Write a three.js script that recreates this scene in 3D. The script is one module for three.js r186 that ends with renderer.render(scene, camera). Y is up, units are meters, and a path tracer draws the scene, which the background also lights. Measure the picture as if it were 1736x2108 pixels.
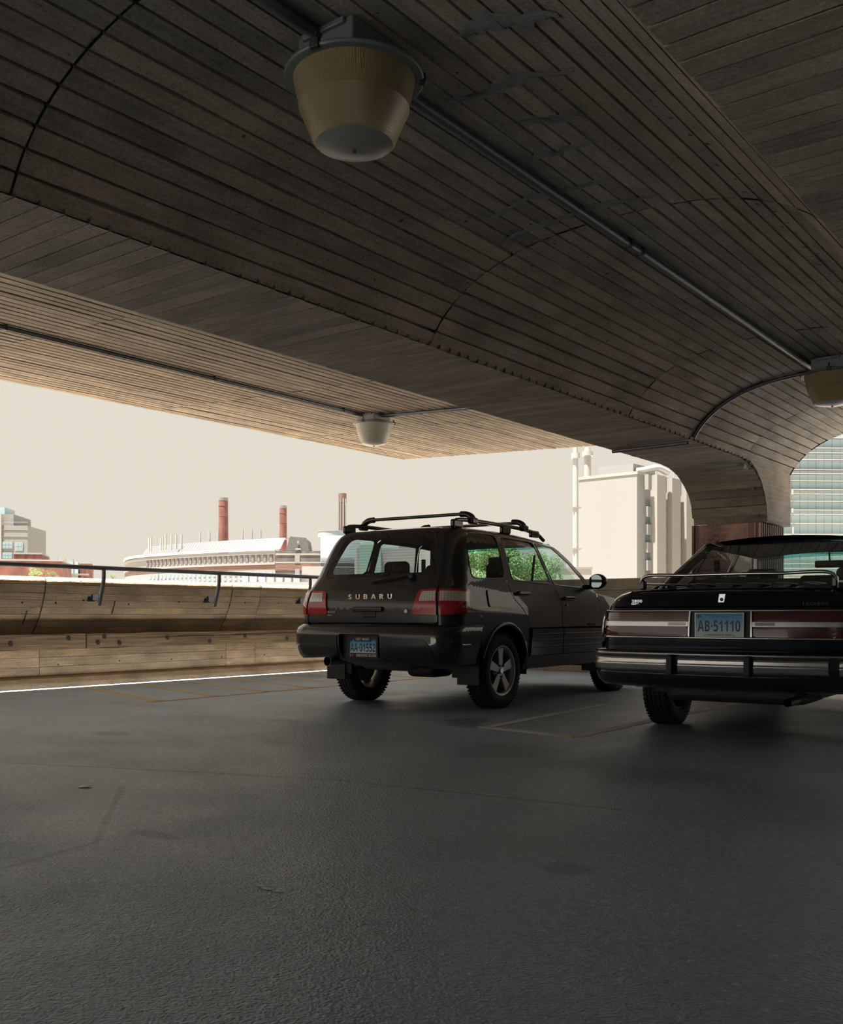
import * as THREE from 'three';
import { RoundedBoxGeometry } from 'three/addons/geometries/RoundedBoxGeometry.js';
import { TextGeometry } from 'three/addons/geometries/TextGeometry.js';
import { FontLoader } from 'three/addons/loaders/FontLoader.js';
import { mergeGeometries } from 'three/addons/utils/BufferGeometryUtils.js';

// ---------------------------------------------------------------- camera, sky, sun, exposure
const YAW = 0.65, EYE = 0.84, FOCAL = 2050, HORIZON = 1265;       // focal length and horizon in pixels of the 1736 x 2108 frame
const scene = new THREE.Scene();
const camera = new THREE.PerspectiveCamera(2 * Math.atan(HORIZON / FOCAL) * 180 / Math.PI, 1736 / 2530, 0.05, 3000);
camera.setViewOffset(1736, 2530, 0, 0, 1736, 2108);               // shift lens: verticals stay vertical
camera.position.set(0, EYE, 0);
camera.rotation.set(0, YAW, 0);
scene.add(camera);
scene.background = new THREE.Color().setRGB(0.775, 0.715, 0.615); // hazy cream sky
const sun = new THREE.DirectionalLight(new THREE.Color().setRGB(1, 0.95, 0.87), 34);
sun.position.set(-2.4, 60, 13).add(new THREE.Vector3(-8, 0, -6));
sun.target.position.set(-8, 0, -6);
sun.castShadow = true; sun.shadow.mapSize.set(4096, 4096);
Object.assign(sun.shadow.camera, { left: -40, right: 40, top: 40, bottom: -40, near: 1, far: 200 });
sun.name = 'sun';
scene.add(sun, sun.target);
const renderer = new THREE.WebGLRenderer({ antialias: true });
renderer.toneMapping = THREE.LinearToneMapping;
renderer.toneMappingExposure = 1.0;
renderer.shadowMap.enabled = true;

// ---------------------------------------------------------------- helpers
let seed = 7;
const rnd = () => { seed |= 0; seed = seed + 0x6D2B79F5 | 0; let t = Math.imul(seed ^ seed >>> 15, 1 | seed); t = t + Math.imul(t ^ t >>> 7, 61 | t) ^ t; return ((t ^ t >>> 14) >>> 0) / 4294967296; };
const rr = (a, b) => a + (b - a) * rnd();
const V = (x, y, z) => new THREE.Vector3(x, y, z);
const lerp = THREE.MathUtils.lerp, clamp = THREE.MathUtils.clamp, sstep = (a, b, x) => { const t = clamp((x - a) / (b - a), 0, 1); return t * t * (3 - 2 * t); };
const W3 = (D, Y, s) => V(-D, Y, -s);                             // structure axes: D to the left of the camera, s forward
const RIGHT = V(Math.cos(YAW), 0, -Math.sin(YAW)), FWD = V(-Math.sin(YAW), 0, -Math.cos(YAW));
const pix = (px, py, Z) => V(0, EYE + (HORIZON - py) / FOCAL * Z, 0).addScaledVector(RIGHT, (px - 868) / FOCAL * Z).addScaledVector(FWD, Z);
const taken = {};
const numbered = (n) => { const k = taken[n] = (taken[n] ?? -1) + 1; return k ? n + '_' + String(k).padStart(3, '0') : n; };
function shade(o) { o.castShadow = o.receiveShadow = true; return o; }
function mesh(name, geo, m, parent) { const o = shade(new THREE.Mesh(Array.isArray(geo) ? merge(geo) : geo, m)); o.name = name; if (parent) parent.add(o); return o; }
function merge(list) {
  const l = list.map((g) => { let h = g.index ? g.toNonIndexed() : g; if (!h.attributes.uv) h.setAttribute('uv', new THREE.BufferAttribute(new Float32Array(h.attributes.position.count * 2), 2)); for (const k of Object.keys(h.attributes)) if (!['position', 'normal', 'uv'].includes(k)) h.deleteAttribute(k); return h; });
  return l.length === 1 ? l[0] : mergeGeometries(l);
}
function tag(o, label, category, group) { o.userData = { label, category }; if (group) o.userData.group = group; return o; }
function thing(name, label, category, pos = [0, 0, 0], turn = 0, group) {
  const o = new THREE.Group(); o.name = numbered(name); o.position.set(...pos); o.rotation.y = turn; scene.add(o); return tag(o, label, category, group);
}
function struct(name, label) { const o = new THREE.Group(); o.name = numbered(name); o.userData = { kind: 'structure', label, category: name.split('_')[0] }; scene.add(o); return o; }
function box(w, h, d, x = 0, y = 0, z = 0, rot) { const g = new THREE.BoxGeometry(w, h, d); if (rot) g.rotateY(rot); g.translate(x, y, z); return g; }
function rbox(w, h, d, r, x = 0, y = 0, z = 0, seg = 3) { const g = new RoundedBoxGeometry(w, h, d, seg, r); g.translate(x, y, z); return g; }
function cyl(r0, r1, h, x = 0, y = 0, z = 0, n = 24, open = false) { const g = new THREE.CylinderGeometry(r1, r0, h, n, 1, open); g.translate(x, y, z); return g; }
function tube(pts, r, n = 10, seg = 0, closed = false) {
  const c = new THREE.CatmullRomCurve3(pts, closed, 'centripetal'); return new THREE.TubeGeometry(c, seg || Math.max(2, pts.length * 6), r, n, closed);
}
function rod(a, b, r, n = 12) { const d = b.clone().sub(a), g = new THREE.CylinderGeometry(r, r, d.length(), n); g.applyQuaternion(new THREE.Quaternion().setFromUnitVectors(V(0, 1, 0), d.normalize())); g.translate((a.x + b.x) / 2, (a.y + b.y) / 2, (a.z + b.z) / 2); return g; }
function bar(a, b, w, h) { // rectangular bar from a to b
  const d = b.clone().sub(a), L = d.length(), g = new THREE.BoxGeometry(w, h, L); const m = new THREE.Matrix4().lookAt(b, a, V(0, 1, 0)); g.applyMatrix4(m); g.translate((a.x + b.x) / 2, (a.y + b.y) / 2, (a.z + b.z) / 2); return g;
}
function grid(fn, nu, nv, uvs) { // fn(i/nu, j/nv) -> Vector3
  const p = [], uv = [], ix = [];
  for (let i = 0; i <= nu; i++) for (let j = 0; j <= nv; j++) { const q = fn(i / nu, j / nv); p.push(q.x, q.y, q.z); const t = uvs ? uvs(i / nu, j / nv) : [i / nu, j / nv]; uv.push(t[0], t[1]); }
  for (let i = 0; i < nu; i++) for (let j = 0; j < nv; j++) { const a = i * (nv + 1) + j, b = a + nv + 1; ix.push(a, b, a + 1, b, b + 1, a + 1); }
  const g = new THREE.BufferGeometry(); g.setAttribute('position', new THREE.Float32BufferAttribute(p, 3)); g.setAttribute('uv', new THREE.Float32BufferAttribute(uv, 2)); g.setIndex(ix); g.computeVertexNormals(); return g;
}
// a closed profile [[D, Y], ...] swept along s from s0 to s1 (flat shaded where sharp)
function sweep(prof, s0, s1, n = 1) {
  const gs = [], L = prof.length;
  for (let k = 0; k < L; k++) {
    const a = prof[k], b = prof[(k + 1) % L];
    gs.push(grid((i, j) => W3(lerp(a[0], b[0], j), lerp(a[1], b[1], j), lerp(s0, s1, i)), n, 1, (i, j) => [lerp(s0, s1, i), j * Math.hypot(b[0] - a[0], b[1] - a[1]) + a[0] + a[1]]));
  }
  const tri = THREE.ShapeUtils.triangulateShape(prof.map((q) => new THREE.Vector2(q[0], q[1])), []);
  for (const s of [s0, s1]) { const p = []; const uv = []; for (const t of tri) for (const k of t) { const q = W3(prof[k][0], prof[k][1], s); p.push(q.x, q.y, q.z); uv.push(prof[k][0], prof[k][1]); } const g = new THREE.BufferGeometry(); g.setAttribute('position', new THREE.Float32BufferAttribute(p, 3)); g.setAttribute('uv', new THREE.Float32BufferAttribute(uv, 2)); g.computeVertexNormals(); gs.push(g); }
  return merge(gs);
}
// one form board of cast concrete: a runs along it, b across it, map(a, b, h) gives a point h proud of the surface
function board(map, a0, a1, b0, b1, o = {}) {
  const gap = o.gap ?? 0.005, dep = o.depth ?? 0.014, off = o.off ?? rr(-0.003, 0.003), na = o.na ?? Math.max(3, Math.min(9, Math.round((a1 - a0) / 0.35))), nb = o.nb ?? 1, wob = o.wob ?? 0.003;
  const lo = [], hi = []; for (let i = 0; i <= na; i++) { lo.push(b0 + gap + (rnd() < 0.5 ? rr(0, wob) : rr(-wob, wob) * 0.4)); hi.push(b1 - gap - (rnd() < 0.5 ? rr(0, wob) : rr(-wob, wob) * 0.4)); }
  const A = (i) => lerp(a0 + (o.endgap ?? 0.004), a1 - (o.endgap ?? 0.004), i / na), ou = rr(0, 9), ov = rr(0, 9);
  const p = [], uv = [], ix = []; let n = 0;
  const strip = (f, m) => { for (let i = 0; i <= na; i++) for (let j = 0; j <= m; j++) { const [a, b, h] = f(i, j / m); const q = map(a, b, h); p.push(q.x, q.y, q.z); uv.push(a + ou, b + ov); } for (let i = 0; i < na; i++) for (let j = 0; j < m; j++) { const a = n + i * (m + 1) + j, b = a + m + 1; ix.push(a, b, a + 1, b, b + 1, a + 1); } n += (na + 1) * (m + 1); };
  strip((i, t) => [A(i), lerp(lo[i], hi[i], t), off], nb);
  strip((i, t) => [A(i), lo[i] - t * 0.002, off - t * dep], 1);
  strip((i, t) => [A(i), hi[i] + t * 0.002, off - t * dep], 1);
  const g = new THREE.BufferGeometry(); g.setAttribute('position', new THREE.Float32BufferAttribute(p, 3)); g.setAttribute('uv', new THREE.Float32BufferAttribute(uv, 2)); g.setIndex(ix); g.computeVertexNormals(); return g;
}

// ---------------------------------------------------------------- textures
const perm = new Uint8Array(512); { const t = [...Array(256).keys()]; for (let i = 255; i > 0; i--) { const j = Math.floor(rnd() * (i + 1)); [t[i], t[j]] = [t[j], t[i]]; } for (let i = 0; i < 512; i++) perm[i] = t[i & 255]; }
function vnoise(x, y, px, py) { // value noise, periodic in px, py
  const xi = Math.floor(x), yi = Math.floor(y), fx = x - xi, fy = y - yi, u = fx * fx * (3 - 2 * fx), v = fy * fy * (3 - 2 * fy);
  const h = (i, j) => perm[perm[((i % px) + px) % px & 255] + (((j % py) + py) % py & 255)] / 255;
  return lerp(lerp(h(xi, yi), h(xi + 1, yi), u), lerp(h(xi, yi + 1), h(xi + 1, yi + 1), u), v);
}
function fbm(x, y, px, py, oct = 4) { let s = 0, a = 0.5, t = 0; for (let i = 0; i < oct; i++) { s += a * vnoise(x + i * 17, y + i * 31, px, py); t += a; x *= 2; y *= 2; px *= 2; py *= 2; a *= 0.5; } return s / t; }
function tex(w, h, fn, o = {}) { // fn(u, v) -> [r, g, b] 0..1
  const d = new Uint8Array(w * h * 4);
  for (let j = 0; j < h; j++) for (let i = 0; i < w; i++) { const c = fn(i / w, j / h), k = (j * w + i) * 4; d[k] = clamp(c[0] * 255, 0, 255); d[k + 1] = clamp(c[1] * 255, 0, 255); d[k + 2] = clamp(c[2] * 255, 0, 255); d[k + 3] = c.length > 3 ? c[3] * 255 : 255; }
  const t = new THREE.DataTexture(d, w, h); t.wrapS = t.wrapT = THREE.RepeatWrapping; t.magFilter = THREE.LinearFilter; t.minFilter = THREE.LinearMipmapLinearFilter; t.generateMipmaps = true; if (o.srgb) t.colorSpace = THREE.SRGBColorSpace; t.repeat.set(o.ru ?? 1, o.rv ?? o.ru ?? 1); t.needsUpdate = true; return t;
}
// concrete: blotches, pits and grain that runs along u (from the form boards); 2 m tile
const concreteMap = tex(1024, 1024, (u, v) => {
  const b = fbm(u * 6, v * 6, 6, 6, 5), g = fbm(u * 10, v * 120, 10, 120, 3), f = vnoise(u * 250, v * 250, 250, 250), p = vnoise(u * 90, v * 90, 90, 90), st = fbm(u * 3 + 5, v * 3 + 2, 3, 3, 3);
  let c = 0.80 + 0.3 * (b - 0.5) + 0.16 * (g - 0.5) + 0.14 * (f - 0.5) + 0.22 * (st - 0.5); if (p > 0.93) c -= 0.25 * (p - 0.93) / 0.07; return [c + 0.02 * (st - 0.5), c, c - 0.05 * (st - 0.5)];
}, { srgb: true, ru: 0.5 });
const concreteBump = tex(1024, 1024, (u, v) => { const b = fbm(u * 8, v * 8, 8, 8, 3), g = fbm(u * 9, v * 140, 9, 140, 3), f = vnoise(u * 220, v * 220, 220, 220), p = vnoise(u * 80, v * 80, 80, 80); let c = 0.5 + 0.25 * (b - 0.5) + 0.35 * (g - 0.5) + 0.2 * (f - 0.5) - (p > 0.9 ? 0.5 * (p - 0.9) / 0.1 : 0); return [c, c, c]; }, { ru: 0.5 });
// asphalt
const asphaltBump = tex(1024, 1024, (u, v) => { const c = 0.5 * vnoise(u * 150, v * 150, 150, 150) + 0.35 * vnoise(u * 256, v * 256, 256, 256) + 0.15 * vnoise(u * 60, v * 60, 60, 60); return [c, c, c]; }, { ru: 1 / 1.1 });
const FX0 = -12, FX1 = 12, FZ0 = -14, FZ1 = 14;                    // floor extent in D and s for the wear map
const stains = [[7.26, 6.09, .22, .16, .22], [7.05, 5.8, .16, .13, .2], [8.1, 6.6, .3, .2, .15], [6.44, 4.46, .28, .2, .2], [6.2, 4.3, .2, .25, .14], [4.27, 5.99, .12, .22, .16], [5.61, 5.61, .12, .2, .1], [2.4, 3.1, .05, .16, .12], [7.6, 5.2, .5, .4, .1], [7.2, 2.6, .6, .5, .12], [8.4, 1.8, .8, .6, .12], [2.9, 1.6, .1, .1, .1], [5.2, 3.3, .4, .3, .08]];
const seams = [[3.05, 5.32, 3.49, 4.17], [3.49, 4.17, 3.76, 3.38], [3.76, 3.38, 3.93, 1.86], [1.77, 3.09, 2.19, 3.17], [2.19, 3.17, 2.98, 4.1]];
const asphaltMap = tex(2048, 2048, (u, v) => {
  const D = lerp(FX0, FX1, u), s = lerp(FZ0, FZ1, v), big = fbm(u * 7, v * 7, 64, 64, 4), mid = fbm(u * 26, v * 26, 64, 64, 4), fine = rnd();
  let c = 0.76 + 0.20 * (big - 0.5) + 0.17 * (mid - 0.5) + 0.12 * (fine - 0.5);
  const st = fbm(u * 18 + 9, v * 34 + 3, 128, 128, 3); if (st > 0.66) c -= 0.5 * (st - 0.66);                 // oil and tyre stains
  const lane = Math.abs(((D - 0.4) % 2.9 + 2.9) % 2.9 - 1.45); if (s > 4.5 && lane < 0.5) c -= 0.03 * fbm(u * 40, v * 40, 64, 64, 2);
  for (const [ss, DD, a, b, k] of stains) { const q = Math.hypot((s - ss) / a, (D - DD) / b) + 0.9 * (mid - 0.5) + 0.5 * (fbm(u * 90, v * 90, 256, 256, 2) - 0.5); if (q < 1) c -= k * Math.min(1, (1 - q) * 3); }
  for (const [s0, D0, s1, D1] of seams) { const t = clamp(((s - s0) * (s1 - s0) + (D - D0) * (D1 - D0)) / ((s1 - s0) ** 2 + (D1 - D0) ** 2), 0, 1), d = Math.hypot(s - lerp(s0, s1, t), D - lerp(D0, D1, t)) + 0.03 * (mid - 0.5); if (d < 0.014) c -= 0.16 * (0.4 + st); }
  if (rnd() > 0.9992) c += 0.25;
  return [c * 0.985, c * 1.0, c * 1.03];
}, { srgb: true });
const asphaltRough = tex(512, 512, (u, v) => { const c = 0.47 + 0.25 * (fbm(u * 9, v * 9, 9, 9, 4) - 0.5) + 0.12 * (rnd() - 0.5); return [c, c, c]; });
const woodMap = tex(1024, 256, (u, v) => { const g = fbm(u * 6, v * 40, 6, 40, 4), k = fbm(u * 3, v * 3, 3, 3, 3), c = 0.55 + 0.35 * (g - 0.5) + 0.25 * (k - 0.5); return [c * 1.03, c * 0.97, c * 0.9]; }, { srgb: true, ru: 0.5, rv: 2 });
const brickNoise = tex(256, 256, (u, v) => { const c = 0.8 + 0.3 * (vnoise(u * 64, v * 128, 64, 128) - 0.5) + 0.2 * (fbm(u * 5, v * 5, 5, 5, 3) - 0.5); return [c, c, c]; }, { srgb: true, ru: 0.15 });
const col = (r, g, b) => new THREE.Color().setRGB(r, g, b);
const std = (c, roughness = 0.8, o = {}) => new THREE.MeshStandardMaterial({ color: col(...c), roughness, ...o });
const phy = (c, roughness, o = {}) => new THREE.MeshPhysicalMaterial({ color: col(...c), roughness, ...o });
const conc = (c, o = {}) => std(c, 0.92, { map: concreteMap, bumpMap: concreteBump, bumpScale: 0.006, ...o });
const boardTones = [[.49, .405, .318], [.46, .382, .302], [.52, .43, .336], [.475, .392, .308], [.45, .378, .302]].map((c) => conc(c));   // one tan concrete for the deck structure
const wallTones = [[.60, .435, .275], [.565, .41, .262], [.63, .46, .292], [.58, .42, .268]].map((c) => conc(c));   // the warmer ochre pour of the parapet
const pick = (a) => a[Math.floor(rnd() * a.length)];
const M = {
  concMid: boardTones[0],
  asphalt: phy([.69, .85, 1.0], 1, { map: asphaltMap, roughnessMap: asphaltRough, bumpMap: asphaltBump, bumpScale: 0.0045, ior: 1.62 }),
  paintWhite: std([.75, .73, .68], .8, { bumpMap: asphaltBump, bumpScale: 0.004 }), paintWorn: std([.68, .69, .68], .9, { bumpMap: asphaltBump, bumpScale: 0.005 }), paintYellow: std([.60, .46, .26], .9, { bumpMap: asphaltBump, bumpScale: 0.005 }),
  steel: std([.10, .105, .115], .42, { metalness: .6 }), steelDark: std([.05, .052, .058], .5, { metalness: .4 }), galv: std([.20, .20, .20], .55, { metalness: .5 }), conduit: std([.13, .135, .15], .42, { metalness: .5 }),
  wood: std([.85, .66, .47], .9, { map: woodMap, bumpMap: woodMap, bumpScale: .004 }), bolt: std([.07, .055, .05], .7, { metalness: .4 }),
  rust: std([.05, .035, .03], 1), patch: conc([.40, .37, .35]),
  chrome: std([.80, .80, .80], .09, { metalness: 1 }), chromeDull: std([.62, .62, .62], .28, { metalness: 1 }),
  rubber: std([.014, .014, .016], .72), blackPlastic: std([.013, .014, .016], .5), blackGloss: phy([.008, .008, .010], .18, { clearcoat: .6 }),
  suvPaint: phy([.006, .010, .019], .42, { metalness: .3, clearcoat: 1, clearcoatRoughness: .03 }), suvLower: phy([.010, .013, .018], .5, { specularIntensity: .4, clearcoat: .5, clearcoatRoughness: .2 }),
  sedanPaint: phy([.005, .005, .014], .5, { specularIntensity: .25, clearcoat: 1, clearcoatRoughness: .05 }),
  glass: phy([.80, .86, .85], 0.0, { transmission: 1, thickness: 0, ior: 1.5 }), glassDark: phy([.55, .60, .60], 0.0, { transmission: 1, thickness: 0, ior: 1.5 }), glassBand: phy([.16, .52, .50], 0.0, { transmission: 1, thickness: 0, ior: 1.5 }), glassTeal: phy([.72, .90, .88], 0.0, { transmission: 1, thickness: 0, ior: 1.5 }), ceramic: std([.006, .006, .007], .2),
  redLens: phy([.42, .010, .022], .12, { clearcoat: 1, clearcoatRoughness: .02 }), redDark: phy([.075, .005, .012], .12, { clearcoat: 1, clearcoatRoughness: .02 }), clearLens: phy([.72, .70, .70], .12, { clearcoat: 1, metalness: .3 }), clearLensDark: phy([.40, .38, .37], .15, { clearcoat: 1, metalness: .3 }),
  interior: std([.030, .032, .036], .85), seat: std([.050, .054, .062], .9), interiorLight: std([.09, .09, .095], .9), alloy: std([.42, .41, .40], .38, { metalness: .8 }), exhaust: std([.45, .40, .36], .3, { metalness: 1 }), muffler: std([.14, .13, .13], .55, { metalness: .6 }),
  mirror: std([.9, .92, .95], .02, { metalness: 1 }),
};
const font = await new FontLoader().loadAsync('fonts/droid/droid_sans_bold.typeface.json');
const serif = await new FontLoader().loadAsync('fonts/droid/droid_serif_bold.typeface.json');
function text3(str, size, depth, o = {}) { const g = new TextGeometry(str, { font: o.font ?? font, size, depth, curveSegments: 3, bevelEnabled: false }); g.computeBoundingBox(); const b = g.boundingBox; g.translate(-(b.min.x + b.max.x) / 2, -(b.min.y + b.max.y) / 2, 0); if (o.sx) g.scale(o.sx, 1, 1); return g; }
function canvasTex(w, h, draw) { const c = document.createElement('canvas'); c.width = w; c.height = h; draw(c.getContext('2d'), w, h); const t = new THREE.CanvasTexture(c); t.colorSpace = THREE.SRGBColorSpace; return t; }
// ---------------------------------------------------------------- the parking deck
const S0 = -12, SB = -5, SV = 11.37, SE = 12.86;                            // back end, end of the vaults, end of the outer slab
{ // floor
  const f = struct('floor', 'dark grey asphalt surface of the parking deck');
  const g = new THREE.BoxGeometry(21.4, 0.35, 25.6, 1, 1, 1); g.translate(-0.2, -0.175, -.2);
  const p = g.attributes.position, uv = g.attributes.uv; for (let i = 0; i < p.count; i++) uv.setXY(i, (-p.getX(i) - FX0) / (FX1 - FX0), (-p.getZ(i) - FZ0) / (FZ1 - FZ0));
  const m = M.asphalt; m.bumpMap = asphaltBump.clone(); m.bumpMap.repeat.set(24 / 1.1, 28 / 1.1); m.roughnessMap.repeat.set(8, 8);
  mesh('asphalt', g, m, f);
  const line = (name, D0, s0, D1, s1, w, mm, h = 0.003) => { const a = W3(D0, h / 2, s0), b = W3(D1, h / 2, s1); const q = bar(a, b, w, h); const pp = q.attributes.position, u2 = q.attributes.uv; for (let i = 0; i < pp.count; i++) u2.setXY(i, pp.getX(i), pp.getZ(i)); mesh(name, q, mm, f); };
  line('painted_line', 10.13, S0 + 1, 10.13, SE - 0.3, 0.10, M.paintWhite);
  // worn stall lines
  line('painted_line', 3.30, 6.06, 3.36, 11.6, 0.10, M.paintWorn); line('painted_line', 4.15, 6.2, 3.28, 6.06, 0.09, M.paintWorn); line('painted_line', 4.10, 6.2, 4.25, 8.4, 0.08, M.paintWorn);
  // yellow hatching in front of the parapet
  for (const k of [0, 1, 2, 3, 4, 5, 6, 7]) { const s = 6.75 + k * 0.72; line('painted_line', 9.92, s, 7.85, s - 0.62, 0.09, M.paintYellow); }
  line('painted_line', 7.85, 6.0, 7.95, 12.2, 0.09, M.paintYellow);
  // ripples and old patches in the surface, litter
}
// vault cross-section: springing at D = C +- HW, crown YT
const C1 = 2.28, HW = 1.25, Y0 = 2.0, YT = 2.86, NE = 2.5, YG = 2.39;
function vaultProfile(c, yBottom) { // sampled by arc length from the left springing (large D) to the right one
  const pts = [], f = (x) => Y0 + (YT - Y0) * Math.pow(Math.max(0, 1 - Math.pow(Math.abs(x), NE)), 1 / NE);
  for (let y = yBottom; y < Y0 - 0.001; y += 0.06) pts.push([c + HW, y]);
  const N = 220; const arc = []; for (let i = 0; i <= N; i++) { const t = Math.PI * i / N, cx = Math.cos(t), x = Math.sign(cx) * Math.pow(Math.abs(cx), 2 / NE); arc.push([c + HW * x, Y0 + (YT - Y0) * Math.pow(Math.sin(t), 2 / NE)]); }
  pts.push(...arc); for (let y = Y0 - 0.06; y >= yBottom; y -= 0.06) pts.push([c - HW, y]);
  const L = [0]; for (let i = 1; i < pts.length; i++) L.push(L[i - 1] + Math.hypot(pts[i][0] - pts[i - 1][0], pts[i][1] - pts[i - 1][1]));
  const at = (q) => { let i = 1; while (i < L.length - 1 && L[i] < q) i++; const t = (q - L[i - 1]) / (L[i] - L[i - 1] || 1), a = pts[i - 1], b = pts[i]; const dx = b[0] - a[0], dy = b[1] - a[1], l = Math.hypot(dx, dy) || 1; return [lerp(a[0], b[0], t), lerp(a[1], b[1], t), -dy / l * -1, dx / l * -1 * -1, dx / l, dy / l]; };
  return { pts, len: L[L.length - 1], at, L };
}
// inward normal of the vault (towards the room): turn the tangent (dx, dy) so that it points to the axis
function vaultMap(vp, c) { return (a, q, h) => { const r = vp.at(q), tx = r[4], ty = r[5]; let nx = -ty, ny = tx; const ix = c - r[0], iy = 1.6 - r[1]; if (nx * ix + ny * iy < 0) { nx = -nx; ny = -ny; } return W3(r[0] + nx * h, r[1] + ny * h, a); }; }
// girder soffit: flat at YG, turning down into the column at its end; b = arc length from s = gs0
function girderProfile(gs0) {
  const pts = []; for (let s = gs0; s < 9.6; s += 0.1) pts.push([s, YG]);
  const N = 60; for (let i = 0; i <= N; i++) { const t = Math.PI / 2 * i / N; pts.push([9.6 + 0.92 * Math.pow(Math.sin(t), 2 / 2.2), 1.82 + 0.57 * Math.pow(Math.cos(t), 2 / 2.2)]); }
  const L = [0]; for (let i = 1; i < pts.length; i++) L.push(L[i - 1] + Math.hypot(pts[i][0] - pts[i - 1][0], pts[i][1] - pts[i - 1][1]));
  const at = (q) => { let i = 1; while (i < L.length - 1 && L[i] < q) i++; const t = clamp((q - L[i - 1]) / (L[i] - L[i - 1] || 1), 0, 1.5), a = pts[i - 1], b = pts[i], dx = b[0] - a[0], dy = b[1] - a[1], l = Math.hypot(dx, dy) || 1; return [lerp(a[0], b[0], t), lerp(a[1], b[1], t), dx / l, dy / l]; };
  return { pts, at, len: L[L.length - 1], L };
}
const gYat = (s) => { if (s < 9.6) return YG; const x = clamp((s - 9.6) / 0.92, 0, 1); return 1.82 + 0.57 * Math.pow(Math.max(0, 1 - Math.pow(x, 2.2)), 1 / 2.2); };
function vault(c, detailed, label) {
  const grp = struct('ceiling', label);
  const vp = vaultProfile(c, 1.84), map = vaultMap(vp, c);
  // q where the profile passes the girder soffit height
  let q0 = 0; while (vp.at(q0)[1] < YG) q0 += 0.004; const q1 = vp.len - q0;
  // shell behind the boards, with a solid thickness above
  const shell = (s0, s1, b0, b1) => grid((i, j) => map(lerp(s0, s1, i), lerp(b0, b1, j), -0.034), 4, 70, (i, j) => [lerp(s0, s1, i), lerp(b0, b1, j)]);
  const ends = [shell(S0, detailed ? 9.6 : SV, q0 - 0.01, q1 + 0.01)];
  if (detailed) { // beside the column the vault runs down to the capital
    ends.push(grid((i, j) => { const s = lerp(9.6, SV, i), y = gYat(s) - 0.005; let b0 = 0; while (vp.at(b0)[1] < y) b0 += 0.01; return map(s, lerp(b0, vp.len - b0, j), -0.034); }, 24, 90, (i, j) => [lerp(9.6, SV, i), j * 4]));
  }
  mesh('shell', ends, M.concMid, grp);
  const cap = []; for (const s of [S0, SV]) { const pr = [[c + HW + 0.4, YT + 0.35], [c - HW - 0.4, YT + 0.35]]; }
  mesh('deck_above', sweep([[c + HW + 0.02, YT + 0.03], [c + HW + 0.02, YT + 0.4], [c - HW - 0.02, YT + 0.4], [c - HW - 0.02, YT + 0.03]], S0, SV), M.concMid, grp);
  // end face of the vault: the solid spandrel between the arch and the deck above
  { const sh = new THREE.Shape(); sh.moveTo(c + HW + 0.02, YT + 0.05); const qa = 0, n = 60; for (let i = 0; i <= n; i++) { const r = vp.at(lerp(0, vp.len, i / n)); sh.lineTo(r[0], r[1] + 0.0); } sh.lineTo(c - HW - 0.02, YT + 0.05); const g = new THREE.ExtrudeGeometry(sh, { depth: 0.03, bevelEnabled: false }); g.scale(-1, 1, 1); g.translate(0, 0, -SV); const ix = g.index; mesh('end_face', g, M.concMid, grp); }
  if (!detailed) return grp;
  const joints = [-0.6, 2.02, 4.62, 7.24, 9.9, SV], nB = Math.round((q1 - q0) / 0.092), bw = (q1 - q0) / nB;
  for (let k = 0; k < joints.length - 1; k++) for (let b = 0; b < nB; b++) {
    const a0 = joints[k], a1 = joints[k + 1];
    mesh('form_board', board(map, a0, a1, q0 + b * bw, q0 + (b + 1) * bw, { gap: rr(0.003, 0.0075), nb: 2, na: 7, wob: 0.005, depth: .034, endgap: 0.005, off: rr(-0.0025, 0.0025) }), pick(boardTones), grp);
  }
  // boards on the part that runs down beside the column (left side), each cut by the curve of the girder
  for (let k = 1; k < 8; k++) { const b1 = q0 - (k - 1) * bw, b0 = q0 - k * bw; if (b0 < 0) break; const y = vp.at(b1)[1]; let s = 9.6; while (s < 10.6 && gYat(s) > y - 0.03) s += 0.005; mesh('form_board', board(map, s + 0.01, SV, b0, b1, { gap: 0.005, nb: 1, na: 4, wob: 0.003, depth: .034 }), pick(boardTones), grp); mesh('form_board', board(map, s + 0.01, SV, vp.len - b1, vp.len - b0, { gap: 0.005, nb: 1, na: 4, wob: 0.003, depth: .034 }), pick(boardTones), grp); }
  // repair patches over old cracks: ragged smears across the boards
  for (const [s0, D0, s1, D1, w] of [[3.21, 1.75, 3.17, 2.30, .06], [3.56, 1.9, 3.49, 2.16, .07], [3.80, 2.0, 3.81, 2.34, .05], [4.17, 2.08, 4.18, 2.78, .06], [4.47, 1.98, 4.45, 2.86, .06], [2.85, 1.6, 2.8, 2.0, .09]]) {
    const N = 48, g = grid((i, j) => { const D = lerp(D0, D1, i), s = lerp(s0, s1, i) + .05 * (vnoise(i * 4 + s0 * 3, 5, 64, 64) - .5), hw = w * .62 * (0.25 + 0.75 * Math.sin(Math.PI * i)) * (0.2 + 1.5 * vnoise(i * 14 + s0 * 7, j * 3, 64, 64)); let q = q0; while (vp.at(q)[0] > D) q += 0.01; const e = Math.sin(Math.PI * clamp(j, 0, 1)); return map(s + (j - 0.5) * 2 * hw + 0.03 * (vnoise(i * 6 + 3, s0 * 5, 64, 64) - 0.5), q, 0.001 + 0.007 * e * (0.4 + rnd())); }, N, 4, (i, j) => [i * 2 + s0, j * .2]);
    mesh('repair_patch', g, M.patch, grp);
  }
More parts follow.
